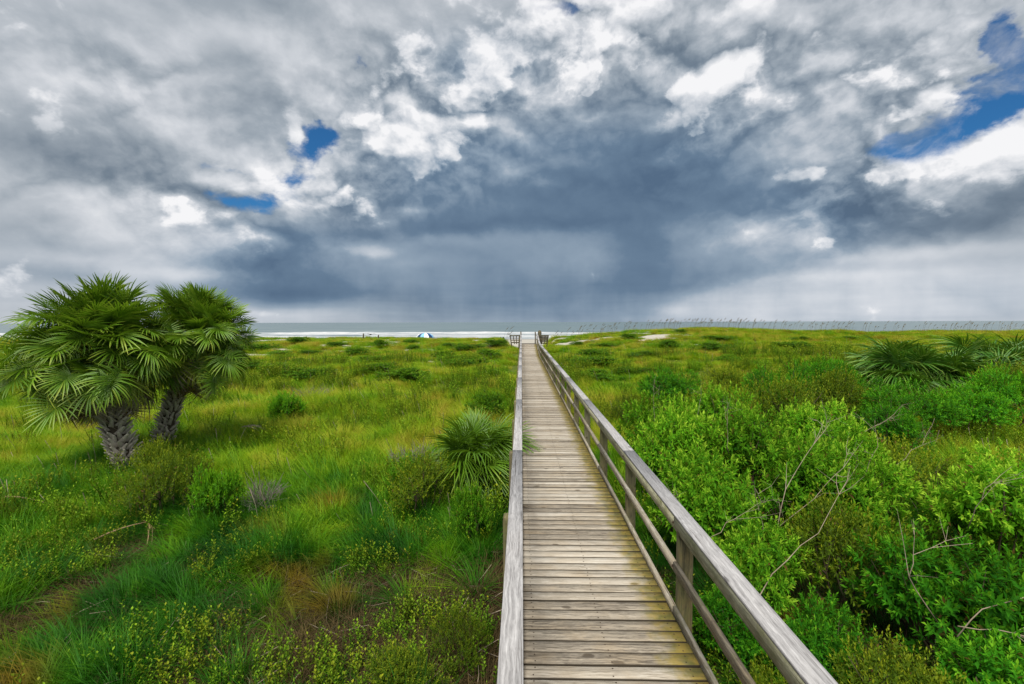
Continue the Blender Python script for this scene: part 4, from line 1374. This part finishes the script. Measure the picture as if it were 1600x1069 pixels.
def by_rows(spots, per, what, field):
    """a label for each spot: its place from the left within its row, rows counted away from the viewer"""
    order = sorted(range(len(spots)), key=lambda i: spots[i][1])
    labels = [None] * len(spots)
    rows = [order[i:i + per] for i in range(0, len(order), per)]
    for r_, row in enumerate(rows):
        row.sort(key=lambda i: spots[i][0] / spots[i][1])
        for c_, i in enumerate(row):
            rn = ROW[r_] if r_ < len(rows) - 1 else 'farthest row'
            labels[i] = '%s, %s from left in the %s %s' % (what, ORD[c_], rn, field)
    return labels


# ------------------------------------------------------------------ low dark mounds far out on the dunes
rngm = np.random.default_rng(77)
count = 0
spots = [(-27.0, 44), (-24.0, 43), (-21.0, 40), (-18.6, 40), (-16, 33), (-13.5, 38), (-11, 33), (-9.5, 42), (-7.0, 45), (-6.5, 36), (-5, 42), (-3.2, 38), (-3.4, 30), (-4.5, 33),
         (-14, 46), (-12, 50), (-19, 47), (-24, 50), (-30, 50), (-34, 46), (-2.8, 46), (-8, 27), (-11.5, 25), (-14.5, 27), (-6.3, 24), (-18, 29), (-22, 33), (-27, 37),
         (4.5, 30), (6, 36), (9, 34), (12, 38), (7.5, 42), (15, 36), (10.5, 46), (18, 42), (4.2, 24), (6.5, 26.5), (13, 29), (21, 36), (25, 42), (30, 44), (16, 47), (5.3, 46)]
spots_l = [q for q in spots if q[0] < 0]
spots_r = [q for q in spots if q[0] > 0]
mound_label = dict(zip(spots_l, by_rows(spots_l, 7, 'low dark shrub mound', 'left of the boardwalk')))
mound_label.update(zip(spots_r, by_rows(spots_r, 4, 'low dark shrub mound', 'right of the boardwalk')))
for (x, y) in spots:
    lab = mound_label[(x, y)]
    x, y = x + rngm.uniform(-0.3, 0.3), y + rngm.uniform(-0.3, 0.3)
    rad = rngm.uniform(1.0, 2.3)
    gz = float(ground_z(x, y))
    left = x < 0
    place_shrub('dune_shrub', MND[rngm.integers(0, 4)], x, y, rad, gz + rngm.uniform(0.35, 0.72), rngm.uniform(0, 6.28),
                lab, 'shrub',
                'dark shrub mounds on the dunes ' + ('left' if left else 'right') + ' of the boardwalk', sy=rngm.uniform(0.55, 0.9))

# ------------------------------------------------------------------ grass
def tussock(name, seed, n, R0, H, lean, wind, width, flop=0.5, tint=(0.1, 0.9), segs=4):
    """arching blades from a tight base; wind pushes all of them one way"""
    rng = np.random.default_rng(seed)
    a = rng.uniform(0, 2 * math.pi, n)
    rb = R0 * np.sqrt(rng.random(n))
    base = np.stack([rb * np.cos(a), rb * np.sin(a), np.full(n, -0.05)], -1)
    out = np.stack([np.cos(a + rng.normal(0, 0.5, n)), np.sin(a + rng.normal(0, 0.5, n)), np.zeros(n)], -1)
    L = H * rng.uniform(0.6, 1.25, n)
    sp = lean * rng.uniform(0.25, 1.2, n)
    side = unit(np.cross(out, [0, 0, 1.0]))
    V, T = [], []
    tn = tint[0] + (tint[1] - tint[0]) * rng.random(n)
    for k in range(segs + 1):
        t = k / segs
        c = base + out * (L * sp * t * (0.5 + 0.7 * t))[:, None] + np.array(wind) * (L * t * t * 0.55)[:, None]
        c[:, 2] += L * (t * (1.0 - 0.32 * sp) - flop * sp * t * t * 0.62)
        w = width * (1 - t) ** 0.7 * (0.55 + 0.45 * min(1, 4 * t)) + 0.0008
        V += [c - side * w / 2, c + side * w / 2]
        T += [tn + 0.25 * t, tn + 0.25 * t]
    m = 2 * (segs + 1)
    V = np.stack(V, 1).reshape(-1, 3)
    T = np.stack(T, 1).ravel()
    i = np.arange(n)[:, None] * m
    F = np.concatenate([i + [2 * k, 2 * k + 1, 2 * k + 3, 2 * k + 2] for k in range(segs)])
    return mesh_np(name, V, [F], M['grass'], T)


WIND = (-0.55, -0.15, 0.0)
TS = [tussock('grass_tussock', 200 + k, 150, 0.20, 0.62 + 0.06 * k, 0.9, WIND, 0.014, 0.55) for k in range(4)]
TF = [tussock('grass_tuft', 220 + k, 90, 0.34, 0.42 + 0.05 * k, 0.65, WIND, 0.014, 0.45) for k in range(4)]
TB = [tussock('grass_patch', 240 + k, 150, 0.55, 0.50, 0.7, WIND, 0.022, 0.4, segs=3) for k in range(4)]


def scatter(name, protos, pts, rot, scale, pick, label, tilt=None):
    """many copies of a few small meshes on one set of points: one mass"""
    me = D.meshes.new(name)
    n = len(pts)
    me.vertices.add(n)
    me.vertices.foreach_set('co', np.asarray(pts, np.float32).ravel())
    rv = np.zeros((n, 3), np.float32)
    rv[:, 2] = rot
    if tilt is not None:
        rv[:, :2] = tilt
    at = me.attributes.new('turn', 'FLOAT_VECTOR', 'POINT')
    at.data.foreach_set('vector', rv.ravel())
    at = me.attributes.new('size', 'FLOAT_VECTOR', 'POINT')
    s = np.asarray(scale, np.float32)
    if s.ndim == 1:
        s = np.repeat(s[:, None], 3, 1)
    at.data.foreach_set('vector', s.ravel())
    at = me.attributes.new('pick', 'INT', 'POINT')
    at.data.foreach_set('value', np.asarray(pick, np.int32))
    me.update()
    o = link(D.objects.new(name, me))
    tag(o, label, kind='stuff')
    ng = D.node_groups.new(name + ' scatter', 'GeometryNodeTree')
    ng.interface.new_socket('Geometry', in_out='INPUT', socket_type='NodeSocketGeometry')
    ng.interface.new_socket('Geometry', in_out='OUTPUT', socket_type='NodeSocketGeometry')
    N, Lk = ng.nodes, ng.links
    gi, go = N.new('NodeGroupInput'), N.new('NodeGroupOutput')
    inst = N.new('GeometryNodeInstanceOnPoints')
    join = N.new('GeometryNodeJoinGeometry')
    for p in reversed(protos):
        po = D.objects.new(name + '_pattern', p)
        oi = N.new('GeometryNodeObjectInfo')
        oi.inputs['Object'].default_value = po
        oi.inputs['As Instance'].default_value = False
        g2i = N.new('GeometryNodeGeometryToInstance')
        Lk.new(oi.outputs['Geometry'], g2i.inputs[0])
        Lk.new(g2i.outputs[0], join.inputs[0])
    Lk.new(gi.outputs[0], inst.inputs['Points'])
    Lk.new(join.outputs[0], inst.inputs['Instance'])
    inst.inputs['Pick Instance'].default_value = True
    for nm, typ, sock in (('turn', 'FLOAT_VECTOR', 'Rotation'), ('size', 'FLOAT_VECTOR', 'Scale'), ('pick', 'INT', 'Instance Index')):
        na = N.new('GeometryNodeInputNamedAttribute')
        na.data_type = typ
        na.inputs['Name'].default_value = nm
        oo = [q for q in na.outputs if q.enabled and q.name == 'Attribute'][0]
        Lk.new(oo, inst.inputs[sock])
    Lk.new(inst.outputs[0], go.inputs[0])
    md = o.modifiers.new('scatter', 'NODES')
    md.node_group = ng
    return o


def free_of_walk(x, y, m=0.28):
    return ~((x > -0.25 - m) & (x < 1.70 + m) & (y < 75))


def spread(rng, n, y0, y1, pw, xm=1.45, xpad=5.0):
    y = y0 + (y1 - y0) * rng.random(n) ** pw
    x = rng.uniform(-1, 1, n) * (xm * y + xpad)
    return x, y


rg = np.random.default_rng(5)


def keep_clear(x, y):
    """bare litter near the walk on the lower left, and the sandy spots"""
    brown = fbm(x / 1.5 + 60, y / 1.5 + 60, 3)
    bare = (y < 7.4 + 1.0 * np.sin(x * 1.7)) & (x > -6.5) & (x < 1) & (brown > 0.03 - 0.08 * (y < 5.5))
    return ~bare | (fbm(x * 3.1 + 7, y * 3.1 + 2, 2) > 0.20)


x, y = spread(rg, 16000, 2.2, 20, 0.75)
ok = free_of_walk(x, y) & keep_clear(x, y)
dens = np.where(x > 2, 0.55, 1.0) * np.where((y < 7), 0.6, 1.0)
ok &= rg.random(len(x)) < dens
x, y = x[ok], y[ok]
mound = 0.75 + 0.9 * np.clip(fbm(x / 1.8 + 3, y / 1.8 + 8, 2) + 0.2, 0, 1)
s = mound * rg.uniform(0.7, 1.15, len(x)) * np.where(y < 8, 0.8, 1.0)
scatter('grass', TS + TF, np.stack([x, y, ground_z(x, y)], -1), rg.normal(0, 1.1, len(x)), s, rg.integers(0, 8, len(x)), 'fine wind-blown dune grass near the boardwalk')
x, y = spread(rg, 15000, 19, 64, 0.8, 1.25, 6)
sandy = sand_mask(x, y) > 0.35
ok = free_of_walk(x, y) & ~sandy
x, y = x[ok], y[ok]
s = rg.uniform(0.6, 1.15, len(x)) * (0.7 + 0.8 * np.clip(fbm(x / 3 + 3, y / 3 + 8, 2) + 0.2, 0, 1))
scatter('grass', TB, np.stack([x, y, ground_z(x, y)], -1), rg.uniform(-0.9, 0.9, len(x)), s, rg.integers(0, 4, len(x)), 'dune grass covering the far dunes')

# the large tussocks that stand out of the field
BIG = [tussock('grass_tussock', 260 + k, 420, 0.16, 1.0, 1.15, (-0.12, -0.1, 0), 0.009, 0.75, (0.2, 0.8), 5) for k in range(3)]
named = [(-5.2, 12.2, 1.0, 'spiky yellow green grass tussock just left of the broad fountain-shaped one'),
         (-4.1, 11.6, 1.25, 'broad fountain-shaped grass tussock in the middle of the left field')]
for x_, y_, s_, lb in named:
    tag(obj('grass_tussock', BIG[0], None, (x_, y_, float(ground_z(x_, y_))), (0, 0, x_), (s_, s_, s_ * 0.85)), lb, 'grass tussock', 'large grass tussocks')
rb = np.random.default_rng(31)
k, tpos = 0, []
while k < 64:
    yy = rb.uniform(9, 32)
    xx = rb.uniform(-1.2 * yy, -0.9)
    if (-11.5 < xx < -6 and 8 < yy < 13.5) or (xx > -2.6 and yy < 11.5) or (xx > -6.5 and xx < -3 and 10.5 < yy < 13):
        continue
    tpos.append((xx, yy))
    k += 1
for (xx, yy), lb in zip(tpos, by_rows(tpos, 8, 'rounded grass tussock', 'of the left field')):
    s_ = rb.uniform(0.6, 1.15)
    tag(obj('grass_tussock', BIG[rb.integers(0, 3)], None, (xx, yy, float(ground_z(xx, yy))), (0, 0, rb.uniform(0, 6.28)), (s_, s_, s_ * rb.uniform(0.7, 0.95))),
        lb, 'grass tussock', 'rounded tussocks of the left field')

# ------------------------------------------------------------------ weeds on the lower left: leafy sprigs
def weed(name, seed, mat, n_st, H, L, W):
    rng = np.random.default_rng(seed)
    mb = MB()
    for i in range(n_st):
        b = np.append(rng.normal(0, 0.07, 2), -0.03)
        h = H * rng.uniform(0.5, 1.1)
        e = b + np.array([rng.normal(0, 0.25) * h, rng.normal(0, 0.25) * h, h])
        mb.tube([b, (b + e) / 2 + rng.normal(0, 0.015, 3), e], [0.005, 0.004, 0.002], 3, 0.4, cap=False)
        m = 12
        f = np.linspace(0.25, 1, m)
        P = b + (e - b) * f[:, None]
        a = np.arange(m) * 2.4 + rng.uniform(0, 6)
        dv = np.stack([np.cos(a), np.sin(a), 0.35 + 0.5 * f], -1)
        leaves(mb, P, dv, np.tile([0, 0, 1.0], (m, 1)), L * rng.uniform(0.7, 1.2, m), W * rng.uniform(0.8, 1.2, m), 0.25 + 0.5 * f + rng.normal(0, 0.08, m))
    return mb.mesh(name, M[mat])


WD = [weed('weed', 300 + k, 'weed', 9, 0.36, 0.036, 0.018) for k in range(4)] + [weed('weed', 310 + k, 'olive', 10, 0.40, 0.035, 0.02) for k in range(2)]
n = 2000
x = rg.uniform(-8.5, -0.35, n)
y = rg.uniform(3.4, 8.2, n)
cl = fbm(x / 1.1 + 80, y / 1.1 + 12, 3)
ok = (cl > -0.10 + 0.22 * sstep(5.0, 8.0, y)) & (rg.random(n) < 0.45) & (x > -1.25 * y - 1)
x, y = x[ok], y[ok]
scatter('undergrowth', WD, np.stack([x, y, ground_z(x, y)], -1), rg.uniform(0, 6.28, len(x)), rg.uniform(0.6, 1.25, len(x)), rg.integers(0, 6, len(x)), 'low leafy weeds on the brown ground at the lower left')
n = 700
x, y = rg.uniform(1.75, 9, n), rg.uniform(3.0, 11, n)
ok = (fbm(x / 1.1 + 80, y / 1.1 + 12, 3) > -0.05)
x, y = x[ok], y[ok]
scatter('undergrowth', WD, np.stack([x, y, ground_z(x, y)], -1), rg.uniform(0, 6.28, len(x)), rg.uniform(0.7, 1.4, len(x)), rg.integers(0, 6, len(x)), 'low leafy weeds under the shrubs on the right')

# mixed low plants among the field's grass
n = 5200
x, y = spread(rg, n, 7.5, 34, 0.8, 1.25, 4)
cl = fbm(x / 2.2 + 14, y / 2.2 + 33, 3)
ok = free_of_walk(x, y, 0.1) & (cl > 0.02) & (sand_mask(x, y) < 0.2)
x, y = x[ok], y[ok]
scatter('field_herbs', WD, np.stack([x, y, ground_z(x, y) + 0.10], -1), rg.uniform(0, 6.28, len(x)), rg.uniform(0.7, 1.7, len(x)) * (1 + 0.02 * y), rg.integers(0, 6, len(x)), 'low leafy plants growing through the dune grass')
# dead stalks standing in the grass
mb = MB()
for i in range(900):
    yy = 8 + 34 * rg.random() ** 1.3
    xx = rg.uniform(-1.2, 1.2) * yy
    if -0.6 < xx < 2.0:
        continue
    h = rg.uniform(0.35, 0.85)
    c = np.array([xx, yy, float(ground_z(xx, yy))])
    d = np.array([rg.normal(-0.12, 0.16), rg.normal(0, 0.12), 1.0]) * h
    mb.tube([c, c + d * 0.6, c + d + [-0.05, 0, -0.01]], [0.004 + 0.0001 * yy, 0.004, 0.007], 3, rg.random(), cap=False)
tag(mb.obj('dead_stalks', M['twig']), 'dry pale stalks standing in the dune grass', kind='stuff')

# dry litter: twigs and old stalks on the ground
mb = MB()
for i in range(850):
    if i < 550:
        xx, yy = rg.uniform(-6.5, -0.3), rg.uniform(3.3, 8.8)
        if fbm(np.array(xx / 1.5 + 60), np.array(yy / 1.5 + 60), 3) < -0.16:
            continue
    else:
        xx, yy = rg.uniform(1.8, 6.5), rg.uniform(3.0, 9)
    L = rg.uniform(0.12, 0.55)
    a, e = rg.uniform(0, 6.28), rg.uniform(0.0, 0.5)
    c = np.array([xx, yy, float(ground_z(xx, yy)) + 0.02])
    d = np.array([math.cos(a) * math.cos(e), math.sin(a) * math.cos(e), math.sin(e)]) * L
    mb.tube([c, c + d * 0.5 + rg.normal(0, 0.02, 3), c + d], [0.006, 0.005, 0.003], 3, rg.random(), cap=False)
tag(mb.obj('twig_litter', M['twig']), 'dry twigs and stalks lying on the brown ground', kind='stuff')
# brown dead grass mat
DG = []
for k in range(3):
    rngd = np.random.default_rng(400 + k)
    me = tussock('dead_grass', 410 + k, 120, 0.25, 0.34, 1.3, WIND, 0.008, 0.9, (0.0, 1.0), 3)
    me.materials.clear()
    me.materials.append(None)
    DG.append(me)
mdg = plain_mat('dead brown grass', (0.016, 0.012, 0.004), (0.085, 0.060, 0.022), 0.85, 5.0)
for me in DG:
    me.materials[0] = mdg
n = 5000
x, y = rg.uniform(-8, 7, n), rg.uniform(2.6, 10.5, n)
ok = free_of_walk(x, y, 0.05) & ((~keep_clear(x, y)) | (rg.random(n) < 0.42))
x, y = x[ok], y[ok]
scatter('dead_grass', DG, np.stack([x, y, ground_z(x, y)], -1), rg.uniform(0, 6.28, len(x)), rg.uniform(0.7, 1.3, len(x)), rg.integers(0, 3, len(x)), 'brown dead grass matted on the ground')

# ------------------------------------------------------------------ fallen fronds
def fallen(x, y, rz, sc, me, label, tilt=0.1, dz=0.05, roll=0.0):
    o = obj('fallen_frond', me, None, (x, y, float(ground_z(x, y)) + dz), (roll, tilt, rz), (sc, sc, sc))
    return tag(o, label, 'palm frond', 'dead palm fronds on the ground')


fallen(-9.9, 8.5, R(3), 1.1, FR_DEAD[0], 'orange brown dead palm frond lying in the grass at the left edge', -0.02, 0.42)
fallen(-6.95, 7.2, R(55), 0.85, FR_DEAD[1], 'dry frond with a long straight stalk below the olive shrub', -0.30, 0.22)
fallen(-8.2, 13.1, R(80), 0.6, FR_PALE[0], 'pale bleached frond standing up in the grass right of the palms', -1.2, 0.30)
fallen(-8.7, 12.2, R(150), 0.6, FR_PALE[1], 'pale dry frond on the grass beside the right palm trunk', -0.2, 0.15)
fallen(-8.3, 11.0, R(20), 0.6, FR_DEAD[0], 'brown dead frond at the foot of the palm trunks', -0.2, 0.15)
fallen(-8.85, 10.85, R(-75), 0.7, FR_DEAD[1], 'orange frond leaning on the left palm trunk', 0.9, 0.75)

# ------------------------------------------------------------------ sea oats on the crest
def oat_stalks(mb, X, Y, H, rng, wind=0.25):
    for x_, y_, h in zip(X, Y, H):
        z = float(ground_z(x_, y_))
        dx = wind * h + rng.normal(0, 0.06)
        dy = rng.normal(0, 0.06)
        P = np.array([(x_, y_, z), (x_ + dx * 0.25, y_ + dy * 0.3, z + h * 0.5), (x_ + dx * 0.6, y_ + dy * 0.6, z + h * 0.82), (x_ + dx, y_ + dy, z + h)])
        mb.tube(P, [0.007, 0.007, 0.006, 0.005], 3, 0.4, cap=False)
        q0, q1 = P[2], P[3] + [dx * 0.35, 0, 0.02]
        mb.tube([q0, q0 * 0.6 + q1 * 0.4, q1], [0.007, 0.024, 0.006], 4, rng.uniform(0.1, 0.6), cap=False)


ro = np.random.default_rng(8)
mb = MB()
n = 300
X = np.concatenate([np.concatenate([ro.normal(c_, w_, 25) for c_, w_ in ((7, 2), (12, 2), (20, 3), (24, 2), (31, 4), (36, 2), (42, 5), (49, 3), (55, 4), (61, 2), (66, 5), (16, 6))]), ro.normal(20, 2.5, 30)])
Yc = np.concatenate([ro.uniform(49, 58, n), ro.uniform(50, 56, 30)])
oat_stalks(mb, X, Yc, ro.uniform(0.8, 1.5, n + 30), ro)
tag(mb.obj('sea_oats', M['oats']), 'thin dark sea oat stalks along the right dune crest against the sea', kind='stuff')
mb = MB()
oat_stalks(mb, ro.normal(0, 0.25, 6) - 1.6, ro.normal(48.5, 0.3, 6), ro.uniform(1.2, 2.1, 6), ro)
tag(mb.obj('sea_oats', M['oats']), 'few sea oat stalks beside the left slatted screen at the end of the boardwalk', 'grass', None)

# ------------------------------------------------------------------ things on the beach
def beach_canopy(x, y):
    z = float(ground_z(x, y))
    root = empty('beach_canopy', (x, y, z), 0.12)
    tag(root, 'blue and white striped beach canopy standing on the sand before the surf', 'beach canopy')
    cols = {'navy': (0.010, 0.035, 0.120), 'sky': (0.20, 0.42, 0.62), 'white': (0.78, 0.80, 0.80)}
    mats = {k: plain_mat('canopy cloth ' + k, v, v, 0.8) for k, v in cols.items()}
    nseg, Rr = 12, 1.85
    seq = ['white', 'navy', 'sky', 'white', 'navy', 'sky', 'white', 'navy', 'sky', 'white', 'navy', 'sky']
    for i in range(nseg):
        mb = MB()
        V, F = [], []
        for r in range(6):
            f = r / 5
            rr = Rr * math.sin(f * R(80)) / math.sin(R(80))
            zz = 2.35 - 0.95 * (1 - math.cos(f * R(80))) / (1 - math.cos(R(80)))
            for q in (0, 0.5, 1):
                a = 2 * math.pi * (i + q) / nseg
                sag = 1 - 0.02 * (q == 0.5)
                V.append((rr * math.cos(a) * sag, rr * math.sin(a) * sag, zz))
        for r in range(5):
            for q in range(2):
                o = r * 3 + q
                F.append((o, o + 3, o + 4, o + 1))
        o = len(V)
        for q in (0, 0.5, 1):
            a = 2 * math.pi * (i + q) / nseg
            V.append((Rr * 1.01 * math.cos(a), Rr * 1.01 * math.sin(a), 1.22 + 0.04 * (q == 0.5)))
        F += [(15, o, o + 1, 16), (16, o + 1, o + 2, 17)]
        mb.add(V, None, F)
        mb.obj('cloth_panel', mats[seq[i]], root, True)
    mb = MB()
    mb.tube([(0, 0, -0.3), (0, 0, 2.4)], 0.022, 6)
    mb.obj('pole', M['dark_timber'], root)


beach_canopy(-20.4, 97)


def beach_chair(x, y, rz, label, col):
    z = float(ground_z(x, y))
    root = empty('beach_chair', (x, y, z), rz)
    tag(root, label, 'beach chair', 'dark chairs on the sand')
    mt = plain_mat('chair cloth', col, col, 0.8)
    mb = MB()
    mb.board((0, -0.05, 0.28), (0, 0.50, 0.22), 0.52, 0.02)
    mb.obj('seat', mt, root)
    mb = MB()
    mb.board((0, -0.05, 0.28), (0, -0.45, 0.95), 0.52, 0.02, up=(0, 1, 0.4))
    mb.obj('backrest', mt, root)
    for sx in (-1, 1):
        mb = MB()
        mb.tube([(sx * 0.27, 0.5, 0.0), (sx * 0.27, 0.45, 0.46), (sx * 0.27, -0.25, 0.5), (sx * 0.27, -0.3, 0.0)], 0.014, 5)
        mb.obj('armrest', M['dark_timber'], root)


beach_chair(-6.4, 138, 0.4, 'left of two dark beach chairs on the sand left of the boardwalk end', (0.012, 0.013, 0.016))
beach_chair(-5.4, 139, -0.3, 'right of two dark beach chairs on the sand left of the boardwalk end', (0.010, 0.011, 0.014))

for xx, yy, h, lb in ((-19.9, 57.5, 0.70, 'taller of two dark weathered posts on the dune crest left of the blue canopy'), (-18.0, 57.5, 0.52, 'shorter of two dark weathered posts on the dune crest left of the blue canopy')):
    mb = MB()
    mb.tube([(0, 0, -0.5), (0.01, 0, h * 0.5), (0.03, 0, h - 0.05), (0.03, 0, h)], [0.09, 0.085, 0.08, 0.04], 8)
    o = mb.obj('wooden_post', M['dark_timber'])
    o.location = (xx, yy, float(ground_z(xx, yy)) + 0.25)
    tag(o, lb, 'post')

# a dark sea bird gliding over the surf
mb = MB()
mb.tube([(-0.32, 0, 0), (-0.12, 0, 0.02), (0.12, 0, 0.02), (0.3, 0, 0.01), (0.42, 0, 0.0)], [0.02, 0.075, 0.08, 0.04, 0.012], 8)
for s_ in (-1, 1):
    V = [(-0.08, 0, 0.04), (0.14, 0, 0.04), (0.10, s_ * 0.5, 0.14), (-0.12, s_ * 0.5, 0.12), (-0.05, s_ * 1.0, 0.06), (-0.16, s_ * 0.98, 0.05),
         (-0.08, 0, 0.015), (0.14, 0, 0.015), (0.10, s_ * 0.5, 0.12), (-0.12, s_ * 0.5, 0.11)]
    mb.add(V, None, [(0, 1, 2, 3), (3, 2, 4, 5), (6, 9, 8, 7), (9, 5, 4, 8)])
bird = mb.obj('sea_bird', M['nail'], None, True)
bird.location = (-28.4, 86, 0.55)
bird.scale = (1.25, 1.25, 1.25)
bird.rotation_euler = (0, 0, R(80))
tag(bird, 'dark sea bird gliding low over the white surf left of the canopy', 'bird')
